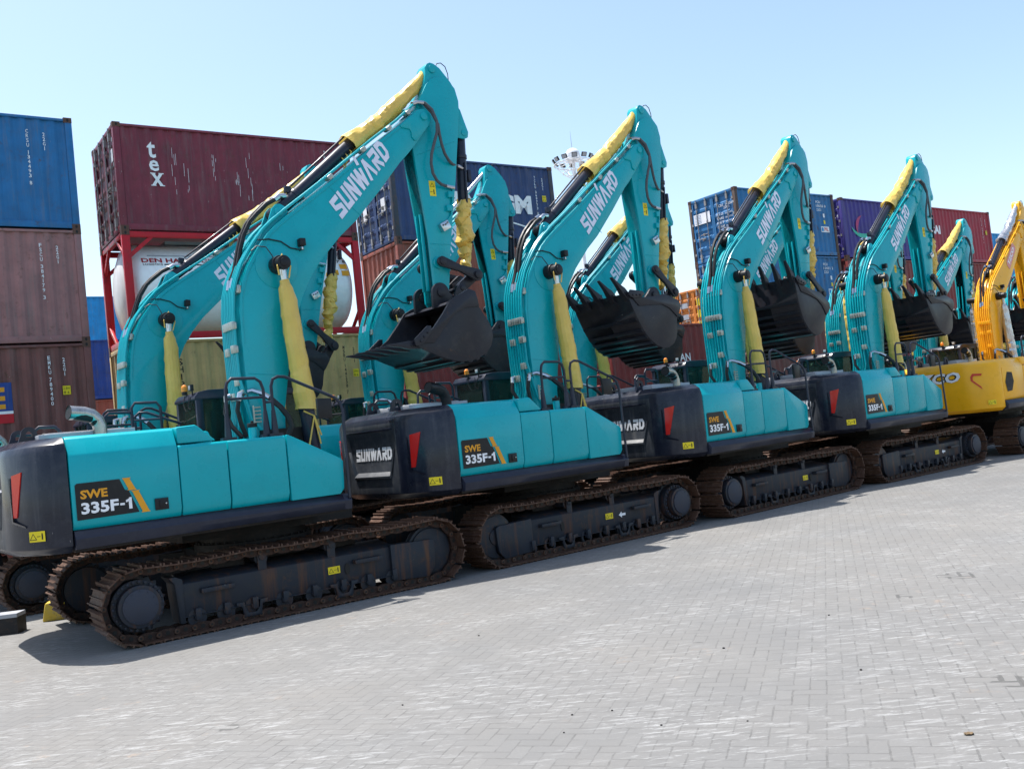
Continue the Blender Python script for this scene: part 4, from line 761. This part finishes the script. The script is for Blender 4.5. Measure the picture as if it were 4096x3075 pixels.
# ---------------- containers ----------------
CL_, CW_, CH = 6.058, 2.438, 2.591
CM = {}
mats_dummy = M['grey']
def corr(mb, o, ud, L__, H__, dep, out, per=.31):
    # trapezoid wall along ud; dep: inward depth, out: outward normal
    n = max(1, round(L__/per)); p_ = L__/n; xs = [0]
    prof = []
    for i in range(n): prof += [(i*p_+p_*.02, 0), (i*p_+p_*.26, 0), (i*p_+p_*.5, dep), (i*p_+p_*.76, dep)]
    prof.append((L__, 0)); vs = []
    for a, b in prof:
        q = Vector(o)+Vector(ud)*a-Vector(out)*b; vs += [q, q+Vector((0, 0, H__))]
    mb.add(vs, [(2*i, 2*i+2, 2*i+3, 2*i+1) for i in range(len(prof)-1)])
def cm(name, mb, **k_): CM[name] = mb.mesh(name, mats_dummy, **k_)
mb = MB(); corr(mb, (.16, .035, .16), (1, 0, 0), CL_-.32, CH-.24, .036, (0, -1, 0)); cm('side_wall', mb, ang=20)
mb = MB(); corr(mb, (.16, CW_-.035, .16), (1, 0, 0), CL_-.32, CH-.24, .036, (0, 1, 0)); cm('side_wall_far', mb, ang=20)
mb = MB(); corr(mb, (CL_-.035, .16, .16), (0, 1, 0), CW_-.32, CH-.26, .04, (1, 0, 0)); cm('end_wall_far', mb, ang=20)
mb = MB(); corr(mb, (.035, .16, .16), (0, 1, 0), CW_-.32, CH-.26, .04, (-1, 0, 0)); cm('end_wall', mb, ang=20)
mb = MB(); mb.box(.05, CL_-.05, .04, CW_-.04, CH-.075, CH-.03); cm('roof', mb)
mb = MB(); mb.box(.05, CL_-.05, .04, CW_-.04, .13, .16); cm('floor', mb)
RN, PN = [], []
for y in (0, CW_-.06):
    for bx_ in ((.16, CL_-.16, y+.005, y+.055, .02, .16), (.16, CL_-.16, y+.005, y+.05, CH-.09, CH-.03)): mb = MB(); mb.box(*bx_); RN.append('side_rail%d' % len(RN)); cm(RN[-1], mb, bev=.006)
for x in (.01, CL_-.07):
    for bx_ in ((x, x+.06, .16, CW_-.16, .01, .15), (x, x+.06, .16, CW_-.16, CH-.13, CH-.02)): mb = MB(); mb.box(*bx_); RN.append('end_rail%d' % len(RN)); cm(RN[-1], mb, bev=.006)
for x in (0, CL_-.16):
    for y in (0, CW_-.14): mb = MB(); mb.box(x+.004, x+.156, y+.004, y+.136, .11, CH-.11); PN.append('corner_post%d' % len(PN)); cm(PN[-1], mb, bev=.008)
for i, (x, y) in enumerate(((0, 0), (CL_-.178, 0), (0, CW_-.162), (CL_-.178, CW_-.162))):
    for j, z in enumerate((0, CH-.118)):
        mb = MB(); mb.box(x, x+.178, y, y+.162, z, z+.118)
        zc = z+.06
        for sgn, yy in ((-1, y-.001), (1, y+.163)):
            ring = [(x+.089+.026*math.cos(t), yy, zc+.038*math.sin(t)) for t in [2*math.pi*q/12 for q in range(12)]]; mb.add(ring, [tuple(range(12))], 1)
        for xx in (x-.001, x+.179):
            ring = [(xx, y+.081+.024*math.cos(t), zc+.036*math.sin(t)) for t in [2*math.pi*q/12 for q in range(12)]]; mb.add(ring, [tuple(range(12))], 1)
        CM['casting%d%d' % (i, j)] = mb.mesh('casting', [mats_dummy, M['ink_hole_black']], bev=0)  # black discs paint the dark of the casting holes
mb = MB()
for y0_ in (.16, CW_/2+.005):
    wd_ = CW_/2-.165
    z = .16; n = 6; hh = (CH-.30)/n
    prof = [(.0, z)]
    for i in range(n):
        a = z+i*hh; prof += [(0, a+hh*.18), (.045, a+hh*.34), (.045, a+hh*.78), (0, a+hh*.94)]
    prof.append((0, CH-.14))
    fr = .07
    vs = [(.03+a, y0_+fr, b) for a, b in prof]+[(.03+a, y0_+wd_-fr, b) for a, b in prof]; n2 = len(prof)
    mb.add(vs, [(i, i+1, n2+i+1, n2+i) for i in range(n2-1)])
    mb.box(.02, .06, y0_, y0_+fr, .16, CH-.14); mb.box(.02, .06, y0_+wd_-fr, y0_+wd_, .16, CH-.14)
    (CM.__setitem__('door%d' % (0 if y0_ < 1 else 1), mb.mesh('door', mats_dummy, ang=20))); mb = MB()
bars = []
for i, y in enumerate((.42, .92, CW_-.92, CW_-.42)):
    mb = MB(); mb.tube([(-.012, y, .08), (-.012, y, CH-.05)], .017, 8)
    for z in (.10, .55, 1.05, 1.6, 2.1, CH-.12): mb.box(-.03, .03, y-.03, y+.03, z-.03, z+.03)
    mb.box(-.028, .03, y-.045, y+.045, .16, .36); mb.box(-.028, .03, y-.045, y+.045, CH-.36, CH-.18)
    sg = 1 if i in (0, 2) else -1; zz = .95+(.0 if i % 2 else .16); mb.tube([(-.04, y, zz), (-.05, y+sg*.15, zz+.01), (-.05, y+sg*.38, zz-.01)], .013, 6); mb.box(-.035, .03, y+sg*.18, y+sg*.26, zz-.06, zz+.05)
    cm('bar%d' % i, mb, bev=0)
HN = []
for y in (.145, CW_-.145):
    for z in (.4, 1.0, 1.6, 2.2): mb = MB(); mb.box(-.004, .03, y-.03, y+.05, z-.05, z+.05); HN.append('hinge%d' % len(HN)); cm(HN[-1], mb)
castm = paint('corner_casting_rust', (.12, .06, .045), .7, (.05, .03, .02), .6, rust=.8)
barm = paint('galvanised_bar', (.30, .28, .27), .5, (.15, .1, .08), .5, metal=.3, rust=.5)
CG = 'stacked shipping containers'
def container(o, yaw, z, col, label, door=True, text=None, postm=None, name='shipping_container', tier=True):
    e = empty(name, (o[0], o[1], z), yaw, label, 'container', CG); m_ = K[col]
    for n_, q in (('side_wall', 'side_wall'), ('side_wall', 'side_wall_far'), ('end_wall', 'end_wall_far'), ('roof', 'roof'), ('floor', 'floor')): link(n_, CM[q], e, m_)
    for q in RN: link(q[:-1], CM[q], e, m_)
    for q in PN: link('corner_post', CM[q], e, postm or m_)
    for i in range(4):
        for j in range(2): link('corner_casting', CM['casting%d%d' % (i, j)], e, castm)
    if door:
        for i in range(2):
            d = link('door', CM['door%d' % i], e, m_)
            for q in (0, 1): link('locking_bar', CM['bar%d' % (2*i+q)], d, barm)
            for q in range(4): link('hinge', CM[HN[4*i+q]], d, barm)
    else: link('end_wall', CM['end_wall'], e, m_)
    if text:
        for nm, mb, mt_ in text(): link(nm, mb.mesh(nm, mt_), e)
    return e
SD = frame((0, 0.030, 0), (1, 0, 0), (0, 0, 1)); ED = frame((0.012, 0, 0), (0, -1, 0), (0, 0, 1))
W_ = [M['white'], M['yellowlabel'], M['ink_hole_black']]
def codes(a, b, x1=5.3, x2=5.6, ink='white', top=2.25, yl=False, h_=.085):
    def fn():
        mb = MB(); vtext(mb, a, SD, x1, top, h_, h_*.62); vtext(mb, b, SD, x2, top-.05, h_, h_*.62)
        out = [('serial_code', mb, M[ink])]
        if yl:
            mb = MB(); mb.add([SD @ Vector((x2-.04+p_, 1.42+q, .002)) for p_, q in ((0, 0), (.16, 0), (.16, .2), (0, .2))], [(0, 1, 2, 3)], 0); puttext(mb, '2.6m', SD, x2-.03, 1.54, .13, .06, 1, 0, 0, .004); puttext(mb, '8 6', SD, x2-.02, 1.44, .11, .06, 1, 0, 0, .004); out.append(('height_label', mb, YL))
        return out
    return fn
# stack at the left edge
Y1 = .623; o1 = (-14.351, 17.946); zt = 10.276-GZ
def emk():
    out = codes('EMKU 789400', '22G1', 5.14, 5.44, top=2.3, yl=True)()
    mb = MB(); quad(mb, SD, ((2.9, .88), (4.38, .88), (4.38, 1.76), (2.9, 1.76)), 0); quad(mb, SD, ((2.9, .88), (4.38, .88), (4.38, 1.08), (2.9, 1.08)), 1, .004); quad(mb, SD, ((2.9, 1.08), (4.38, 1.08), (4.38, 1.14), (2.9, 1.14)), 2, .004)
    for z in (1.19, 1.37, 1.56): quad(mb, SD, ((3.7, z), (4.24, z), (4.24, z+.10), (3.7, z+.10)), 3, .004)
    out.append(('line_logo', mb, [K['royal'], M['redpaint'], M['white'], M['orange']])); return out
container(o1, Y1, zt-CH, 'blue', 'bright blue rust speckled container, topmost of the left edge stack', True, codes('CRSU 134493 8', '22G1', 5.08, 5.42))
container(o1, Y1, zt-2*CH, 'dusty', 'faded dusty pink brown container directly under the bright blue one at the left edge', True, codes('FSCU 384179 3', '22G1', 5.16, 5.5))
container(o1, Y1, zt-3*CH, 'brown', 'brown container with a blue and orange logo panel at the left edge', True, emk)
container(o1, Y1, zt-4*CH, 'rustred', 'bottom container of the stack at the left edge, behind the nearest counterweight')
# stack with tank container
Y2 = .605; o2 = (-8.688, 21.926); zt = 10.278-GZ
def tex():
    mb = MB()
    for i, (ch, h_, wd_) in enumerate((('t', .40, .20), ('e', .27, .23), ('x', .31, .29))):
        puttext(mb, ch, SD, (.75, .77, .79)[i], (1.78, 1.46, 1.10)[i], wd_, h_, 0, .02)
    for a, b, c in ((.78, 1.395, .12), (.97, 1.395, .12), (.78, 1.10, .12), (.98, 1.10, .12)): quad(mb, SD, ((a, b), (a+c, b), (a+c, b+.022), (a, b+.022)), 0, .003)
    m2 = MB()
    random.seed(5)
    for x, z0, z1 in ((1.35, .9, 1.9), (1.62, .9, 1.5), (2.35, 1.2, 1.9), (3.2, .8, 2.0), (4.1, .5, 1.7), (2.9, .9, 1.3)):
        for q in range(7):
            a = x+random.uniform(-.06, .06); b = random.uniform(z0, z1); l__ = random.uniform(.08, .3); quad(m2, SD, ((a, b), (a+.007, b), (a+.010, b+l__), (a+.003, b+l__)), 0, -.0+.004)
    m3 = MB(); vtext(m3, 'TEXU 442', SD, 5.3, 2.3, .08, .05); quad(m3, ED, ((-.5, 1.7), (-.2, 1.7), (-.2, 2.0), (-.5, 2.0)), 0, .01)
    return [('line_lettering', mb, M['white']), ('scratch_marks', m2, M['white']), ('serial_code', m3, M['white'])]
container(o2, Y2, zt-CH, 'maroon', 'scratched maroon container with tall white letters, resting on the red framed tank container', True, tex)
def tankc(o, yaw, z):
    e = empty('tank_container', (o[0], o[1], z), yaw, 'white cylindrical tank in a bright red frame, above the khaki container', 'tank container', CG)
    mb = MB()
    for x in (0, CL_-.18):
        for y in (0, CW_-.14): mb.box(x, x+.18, y, y+.14, .1, CH-.1)
        mb.box(x+.02, x+.12, .14, CW_-.14, .0, .14); mb.box(x+.02, x+.12, .14, CW_-.14, CH-.14, CH-.01)
        for y, z0, z1 in ((.14, .14, .65), (CW_-.14, .14, .65)):
            sg = 1 if y < 1 else -1; mb.prism([(y, z1), (y, z1-.12), (y+sg*.5, z0), (y+sg*.62, z0)], x+.03, x+.10, 0, 'x'); mb.prism([(y, CH-z1), (y, CH-z1+.12), (y+sg*.5, CH-z0), (y+sg*.62, CH-z0)], x+.03, x+.10, 0, 'x')
    for y in (.01, CW_-.1):
        mb.box(.14, CL_-.14, y, y+.08, .0, .16); mb.box(.14, CL_-.14, y, y+.08, CH-.16, CH-.02)
        for x0, sg in ((.14, 1), (CL_-.14, -1)): mb.prism([(x0, CH-.55), (x0, CH-.68), (x0+sg*.62, CH-.12), (x0+sg*.5, CH-.12)], y+.01, y+.07)
    link('red_frame', mb.mesh('red_frame', M['redpaint'], bev=.008), e)
    mb = MB(); cx, cy, cz, r_ = 0, CW_/2, CH/2+.03, 1.16
    prof = [(.04, .05), (.06, .4), (.12, .75), (.21, 1.0), (.32, 1.1), (.44, r_)]; pts = [(a, cy, cz) for a, b in prof]+[(CL_-a, cy, cz) for a, b in prof[::-1]]; mb.tube(pts, [b for a, b in prof]+[b for a, b in prof[::-1]], 56)
    mt_ = link('tank_shell', mb.mesh('tank_shell', M['tank'], ang=50), e)
    mb = MB(); mb.box(1.2, CL_-.6, cy-.35, cy+.35, cz+r_-.02, cz+r_+.06); mb.tube([(.6, cy-.9, cz+.72), (CL_-.6, cy-.9, cz+.72)], .025, 8); mb.tube([(4.3, cy-1.16, cz+.2), (4.3, cy-1.2, cz+.1)], .02, 6)
    link('walkway', mb.mesh('walkway', M['grey']), e)
    for i in range(4):
        for j in range(2): link('corner_casting', CM['casting%d%d' % (i, j)], e, castm)
    # lettering wrapped onto the cylinder
    def wrap(mb, t, x, z, wd_, h_, mi, bold=.01):
        vs, fs, asp = textmesh(t, bold); out = []
        for a, b in vs:
            zz = z+b*h_; th = (zz-cz)/r_; out.append((x+a*wd_, cy-(r_+.006)*math.cos(th), cz+(r_+.006)*math.sin(th)))
        mb.add(out, fs, mi)
    mb = MB(); wrap(mb, 'DEN HARTOGH', .44, 1.88, 1.75, .14, 0, .03); wrap(mb, 'LOGISTICS', .46, 1.80, .46, .055, 1); wrap(mb, 'DHDU 271217 8', 4.15, 1.94, 1.58, .10, 1)
    for i in range(9): a = .95+i*.13; mb.add([(a, cy-(r_+.006)*math.cos((z-cz)/r_), cz+(r_+.006)*math.sin((z-cz)/r_)) for z in (1.81,)]+[(a+.131, cy-(r_+.006)*math.cos((1.81-cz)/r_), cz+(r_+.006)*math.sin((1.81-cz)/r_)), (a+.131, cy-(r_+.006)*math.cos((1.84-cz)/r_), cz+(r_+.006)*math.sin((1.84-cz)/r_)), (a, cy-(r_+.006)*math.cos((1.84-cz)/r_), cz+(r_+.006)*math.sin((1.84-cz)/r_))], [(0, 1, 2, 3)], 1)
    link('lettering', mb.mesh('lettering', [paint('tank_red_ink', (.4, .01, .02), .5), M['ink_hole_black']]), e)
    mb = MB()
    for x, z in ((5.5, 1.74), (5.52, 1.54), (5.22, 1.56)):
        for k__ in range(3):
            z0 = z+k__*.05; f_ = lambda zz: (cy-(r_+.008)*math.cos((zz-cz)/r_), cz+(r_+.008)*math.sin((zz-cz)/r_))
            a, b = f_(z0), f_(z0+.05); mb.add([(x, a[0], a[1]), (x+.21, a[0], a[1]), (x+.21, b[0], b[1]), (x, b[0], b[1])], [(0, 1, 2, 3)])
    link('hazard_plate', mb.mesh('hazard_plate', M['orange']), e)
tankc(o2, Y2, zt-2*CH)
def msb():
    out = codes('MSBU 144258 7', '22G1', 5.3, 5.58, 'ink_hole_black', 2.25, True)()
    mb = MB(); vtext(mb, 'SHIPPING', SD, 1.02, 2.1, .15, .12, 0, .2); out.append(('line_lettering', mb, M['ink_hole_black'])); return out
container(o2, Y2, zt-3*CH, 'khaki', 'khaki container with black vertical lettering, right under the tank container', False, msb)
container(o2, Y2, zt-4*CH, 'brown', 'brown bottom container of the stack that carries the tank container')
# navy stack
Y3 = .613; o3 = (-2.9, 27.486); zt = 10.529-GZ
def cma():
    mb = MB(); puttext(mb, 'CMA CGM', SD, 1.0, .97, 4.1, .62, 0, .06)
    mb.add([SD @ Vector((1.6+3.5*t/20, .45+.3*math.sin(math.pi*t/20)+d, .003)) for t in range(21) for d in (0, .05)], [(2*i, 2*i+2, 2*i+3, 2*i+1) for i in range(20)], 0)
    m2 = MB(); quad(m2, ED, ((-.75, 1.0), (-.5, 1.0), (-.5, 1.4), (-.75, 1.4)), 0, .012); quad(m2, ED, ((-1.95, 1.0), (-1.7, 1.0), (-1.7, 1.4), (-1.95, 1.4)), 0, .012)
    for i, t in enumerate(('17.230 LBS', 'CU.CAP.', '4.850 LBS', '33.2 CUM')): puttext(m2, t, ED, -.95, 2.25-i*.2, .45, .07, 0, .0, 0, .012)
    return [('line_lettering', mb, M['white']), ('door_sheet', m2, M['white'])]+codes('TCLU 369773 0', '22G1', 5.3, 5.6, yl=True)()
container(o3, Y3, zt-CH, 'navy', 'navy container with huge white letters, its doors showing', True, cma, paint('worn_post', (.06, .07, .09), .6, (.2, .1, .06), .8, rust=1.2))
container(o3, Y3, zt-2*CH, 'rustred', 'rust red container with a bare corrugated end, directly under the navy lettered one', False)
container(o3, Y3, zt-3*CH, 'darkred', 'dark red container third from the top under the navy lettered one', False)
container(o3, Y3, zt-4*CH, 'brown', 'brown bottom container of the stack topped by the navy lettered one', False)
# low red pair and orange stack
o4 = (3.4, 31.6); Y4 = .61
def lian():
    mb = MB(); puttext(mb, 'DALIAN', SD, 2.42, 1.24, 1.3, .28, 0, .02); return [('line_lettering', mb, M['white'])]+codes('TRLU 562', '22G1', .5, .9)()
container(o4, Y4, CH*2-GZ-CH, 'darkred', 'upper red container of the low stack behind the second raised bucket', True, lian)
container(o4, Y4, -GZ*0, 'rustred', 'lower red container of the low stack of two, behind the second cab')
o5 = (9.75, 44.3); zt = 7.74
def org():
    mb = MB()
    for i in range(3): quad(mb, ED, ((-1.0, 1.75-i*.55), (-.35, 1.75-i*.55), (-.35, 2.1-i*.55), (-1.0, 2.1-i*.55)), 0, .012); quad(mb, ED, ((-2.1, 1.75-i*.55), (-1.6, 1.75-i*.55), (-1.6, 2.0-i*.55), (-2.1, 2.0-i*.55)), 1, .012)
    puttext(mb, 'HLXU 230238', ED, -1.0, 2.28, .7, .09, 2, 0, 0, .012); return [('door_sheet', mb, [M['yellowlabel'], M['grey'], M['ink_hole_black']])]
container(o5, Y4, zt-CH, 'orange', 'orange container with yellow label sheets on its doors', True, org)
container(o5, Y4, zt-2*CH, 'rustred', 'rust red container right under the orange one'); container(o5, Y4, 0, 'brown', 'brown bottom container under the orange one')
# blue pair stack
o6 = (9.196, 35.771); Y6 = .614; zt = 10.369-GZ
def pil(n1, n2):
    def fn():
        mb = MB(); puttext(mb, 'PCIU', SD, 4.9, 2.18, .3, .11, 0, .01); puttext(mb, n1, SD, 4.9, 2.02, .62, .11, 0, .01); puttext(mb, '22G1', SD, 4.9, 1.86, .3, .11, 0, .01)
        quad(mb, SD, ((5.28, 1.6), (5.38, 1.6), (5.38, 1.76), (5.28, 1.76)), 0); quad(mb, SD, ((5.28, 1.33), (5.38, 1.33), (5.38, 1.48), (5.28, 1.48)), 1)
        quad(mb, SD, ((5.06, .98), (5.58, .98), (5.58, 1.22), (5.06, 1.22)), 0); puttext(mb, 'PIL', SD, 5.26, 1.02, .29, .16, 2, .03, 0, .004); quad(mb, SD, ((5.09, 1.02), (5.22, 1.02), (5.22, 1.18), (5.09, 1.18)), 3, .004)
        m2 = MB(); quad(m2, ED, ((-2.2, 1.55), (-1.35, 1.55), (-1.35, 1.98), (-2.2, 1.98)), 0, .012)
        for i in range(6):
            z = 1.6+i*.06; pts = [(-2.15+j*.03, z+.012*math.sin(j*1.9)) for j in range(12)]; m2.add([ED @ Vector((a, b+d, .014)) for a, b in pts for d in (0, .018)], [(2*j, 2*j+2, 2*j+3, 2*j+1) for j in range(11)], 1)
        puttext(m2, 'PCIU  '+n2, ED, -.95, 1.98, .85, .10, 0, 0, 0, .012); puttext(m2, '22G1', ED, -.62, 1.87, .28, .10, 0, 0, 0, .012)
        for i, t in enumerate(('MAX GR', 'TARE', 'NET', 'CU CAP')): puttext(m2, t, ED, -1.02, 1.66-i*.16, .36, .09, 0, 0, 0, .012); puttext(m2, '30.480 KG', ED, -.58, 1.66-i*.16, .38, .06, 0, 0, 0, .012)
        return [('line_lettering', mb, [M['white'], M['yellowlabel'], M['red'], K['sky']]), ('door_lettering', m2, [M['white'], K['pil']])]
    return fn
wp = paint('rusty_post', (.10, .07, .06), .65, (.16, .07, .04), .8, rust=1.4)
container(o6, Y6, zt-CH, 'pil', 'topmost blue container of the stack left of the purple one', True, pil('10036 0', '100369'), wp)
container(o6, Y6, zt-2*CH, 'pil', 'second blue container of the stack left of the purple one', True, pil('11431 2', '114312'), wp)
container(o6, Y6, zt-3*CH, 'brown', 'brown container under the two rusty blue ones'); container(o6, Y6, zt-4*CH, 'maroon', 'maroon bottom container under the two rusty blue ones')
# purple stack
o7 = (14.651, 39.835); Y7 = .638; zt = 10.354-GZ
def swoosh():
    mb = MB()
    def arc(cx, cz, rx, rz, a0, a1, w0, w1, mi, n=14):
        vs = []
        for i in range(n+1):
            t = R(a0+(a1-a0)*i/n); w_ = w0*math.sin(math.pi*i/n)+w1; TF = lambda a, b: SD @ Vector((.6+(a-1.15)*.75, .85+(b-.5)*.66, .003*(mi+1))); vs += [TF(cx+(rx-w_)*math.cos(t), cz+(rz-w_)*math.sin(t)), TF(cx+(rx+w_)*math.cos(t), cz+(rz+w_)*math.sin(t))]
        mb.add(vs, [(2*i, 2*i+2, 2*i+3, 2*i+1) for i in range(n)], mi)
    arc(2.3, 1.45, 1.15, .75, -165, -5, .14, .01, 0); arc(2.55, 1.15, .85, .95, 200, 110, .12, .01, 1); arc(3.2, 1.2, 1.3, 1.0, 230, 290, .08, .01, 2)
    puttext(mb, 'TTNU 2109  4', ED, -1.15, 1.78, .95, .12, 2, 0, 0, .012)
    return [('line_logo', mb, [paint('mint_ink', (.05, .45, .33), .5), paint('pink_ink', (.42, .05, .16), .5), M['white']])]
container(o7, Y7, zt-CH, 'purple', 'deep purple container with a pink and mint swoosh logo', True, swoosh)
container(o7, Y7, zt-2*CH, 'darkred', 'dark red container directly under the purple one', False); container(o7, Y7, zt-3*CH, 'maroon', 'maroon container two below the purple one', False); container(o7, Y7, zt-4*CH, 'brown', 'brown bottom container under the purple one')
o8 = (19.84, 43.68); Y8 = .637; zt = 10.338-GZ
def hyu():
    mb = MB(); puttext(mb, 'CAI', SD, .42, 1.3, .88, .42, 0, .05); return [('line_lettering', mb, M['white'])]+codes('CAIU 200701 1', '22G1', 5.2, 5.55, yl=True)()
container(o8, Y8, zt-CH, 'hred', 'crimson container with white lettering, topmost at the right of the purple one', False, hyu)
container(o8, Y8, zt-2*CH, 'darkred', 'dark red container directly under the crimson lettered one', False); container(o8, Y8, zt-3*CH, 'maroon', 'maroon container two below the crimson lettered one', False); container(o8, Y8, zt-4*CH, 'brown', 'brown bottom container under the crimson lettered one')
o9 = (25.9, 52.6)
for i, (c_, l_) in enumerate((('sky', 'light blue container at the far right behind the yellow boom'), ('royal', 'royal blue container under the far right light blue one'), ('rustred', 'rust red container third down at the far right'), ('brown', 'brown bottom container at the far right'))): container(o9, .62, 10.3-(i+1)*CH if i < 3 else 0, c_, l_, False)
# far stacks in the gap at the left
container((-22.6, 49.3), .62, 11.4-CH, 'sky', 'light blue container far behind, in the gap right of the left edge stack', False)
for i, (c_, l_) in enumerate((('blue', 'bright blue container under the far light blue one in the left gap'), ('brown', 'brown container far behind in the left gap'), ('rustred', 'rust red bottom container far behind in the left gap'))): container((-22.6, 49.3), .62, 11.4-(i+2)*CH if i < 2 else 0.5, c_, l_, False)
for i, (c_, l_) in enumerate((('royal', 'royal blue container in the left gap, nearer than the light blue one'), ('rustred', 'rust red container under the royal blue one in the left gap'), ('brown', 'brown bottom container under the royal blue one in the left gap'))): container((-20.6, 38.4), .62, 7.75-(i+1)*CH if i < 2 else 0, c_, l_, False)

# ---------------- light mast ----------------
e = empty('light_mast', (7.32, 81, 0), 0, 'tall white floodlight mast with a lamp ring and white dome', 'light mast')
mb = MB(); mb.tube([(0, 0, 0), (0, 0, 24.8)], [.24, .13], 16); link('mast_pole', mb.mesh('mast_pole', M['white']), e)
mb = MB(); n = 40
for rr_, z in ((1.7, 24.15), (.85, 24.5), (1.0, 23.4)):
    mb.tube([(rr_*math.cos(2*math.pi*i/n), rr_*math.sin(2*math.pi*i/n), z) for i in range(n+1)], .045, 6)
for i in range(10): t = 2*math.pi*i/10; c_, s_ = math.cos(t), math.sin(t); mb.tube([(1.7*c_, 1.7*s_, 24.15), (.15*c_, .15*s_, 24.4)], .03, 5); mb.tube([(1.7*c_, 1.7*s_, 24.15), (.9*c_, .9*s_, 23.3), (.15*c_, .15*s_, 22.8)], .03, 5)
link('lamp_ring', mb.mesh('lamp_ring', M['white']), e)
for i in range(12):
    t = 2*math.pi*i/12; m_ = Matrix.Translation((1.68*math.cos(t), 1.68*math.sin(t), 24.5)) @ Matrix.Rotation(t, 4, 'Z') @ Matrix.Rotation(.5, 4, 'Y'); mb = MB(); mb.box(-.07, .07, -.23, .23, -.19, .19, 0, m_); mb.box(.07, .08, -.19, .19, -.15, .15, 1, m_); link('floodlight', mb.mesh('floodlight', [M['darksteel'], M['grey']]), e)
mb = MB(); mb.sphere((0, 0, 24.95), .62, 20, 0, (1, 1, .9)); mb.cyl((0, 0, 24.55), (0, 0, 24.8), .68, 20); link('radome', mb.mesh('radome', M['white'], ang=60), e)
mb = MB(); mb.tube([(0, 0, 25.4), (0, 0, 27.0)], [.025, .01], 6); link('lightning_rod', mb.mesh('lightning_rod', M['grey']), e)
# ---------------- blocks on the ground ----------------
mb = MB(); mb.prism([(0, 0), (.42, 0), (.40, .2), (.3, .27), (.05, .26)], 0, .25); o = link('wheel_stop', mb.mesh('wheel_stop', paint('chipped_yellow_concrete', (.55, .38, .05), .8, (.3, .3, .25), .8, rust=.6, bmp=.5), bev=.02), None); o.location = (-7.0, 13.6, 0); o.rotation_euler = (0, 0, .3)
o['label'] = 'chipped yellow concrete block lying behind the rear of the nearest track'; o['category'] = 'concrete block'
mb = MB(); mb.box(-.9, 0, 0, .3, 0, .22, 1); mb.box(-.9, 0, 0, .3, .22, .27, 0); o = link('wheel_stop', mb.mesh('wheel_stop', [M['grey'], M['darksteel']], bev=.0), None); o.location = (-6.95, 12.85, 0); o.rotation_euler = (0, 0, .12)
o['label'] = 'black and white painted concrete block at the left edge of the photo'; o['category'] = 'concrete block'

mb = MB(); random.seed(4)
for a in range(3):
    t0_ = a*1.1; mb.add([(.09*math.cos(t0_+t)*(1-.3*(i_ % 2)), .05*math.sin(t0_+t), .004+.02*((i_*7) % 3)) for i_, t in enumerate([2*math.pi*q/9 for q in range(9)])], [(0, 1, 2, 8), (2, 3, 7, 8), (3, 4, 6, 7), (4, 5, 6)])
leafm = paint('dry_leaf', (.17, .12, .07), .8, (.06, .04, .03), .6, scale=20)
o = link('dry_leaf', mb.mesh('dry_leaf', leafm)); o.location = (2.39, 5.54, 0); o.scale = (.34, .34, .3); o['label'] = 'crumpled dry brown leaf lying on the paving at the lower right'; o['category'] = 'leaf'

for i, (x, y, r_) in enumerate(((.17, 6.70, .009), (.095, 6.34, .008), (.73, 6.28, .009), (1.53, 8.07, .012), (2.31, 7.03, .011), (1.27, 6.18, .007), (.45, 6.70, .009), (2.68, 8.86, .010), (-1.1, 7.4, .009), (-.6, 9.6, .011))):
    mb = MB(); mb.sphere((0, 0, r_*.4), r_, 8, 0, (1, .8, .6)); mb.v = [(a*random.uniform(.8, 1.2), b*random.uniform(.8, 1.2), c) for a, b, c in mb.v]
    o = link('pebble', mb.mesh('pebble', M['darksteel'], ang=60)); o.location = (x, y, 0); o['label'] = 'tiny dark pebble lying loose on the open paving'; o['category'] = 'pebble'; o['group'] = 'pebbles on the paving'
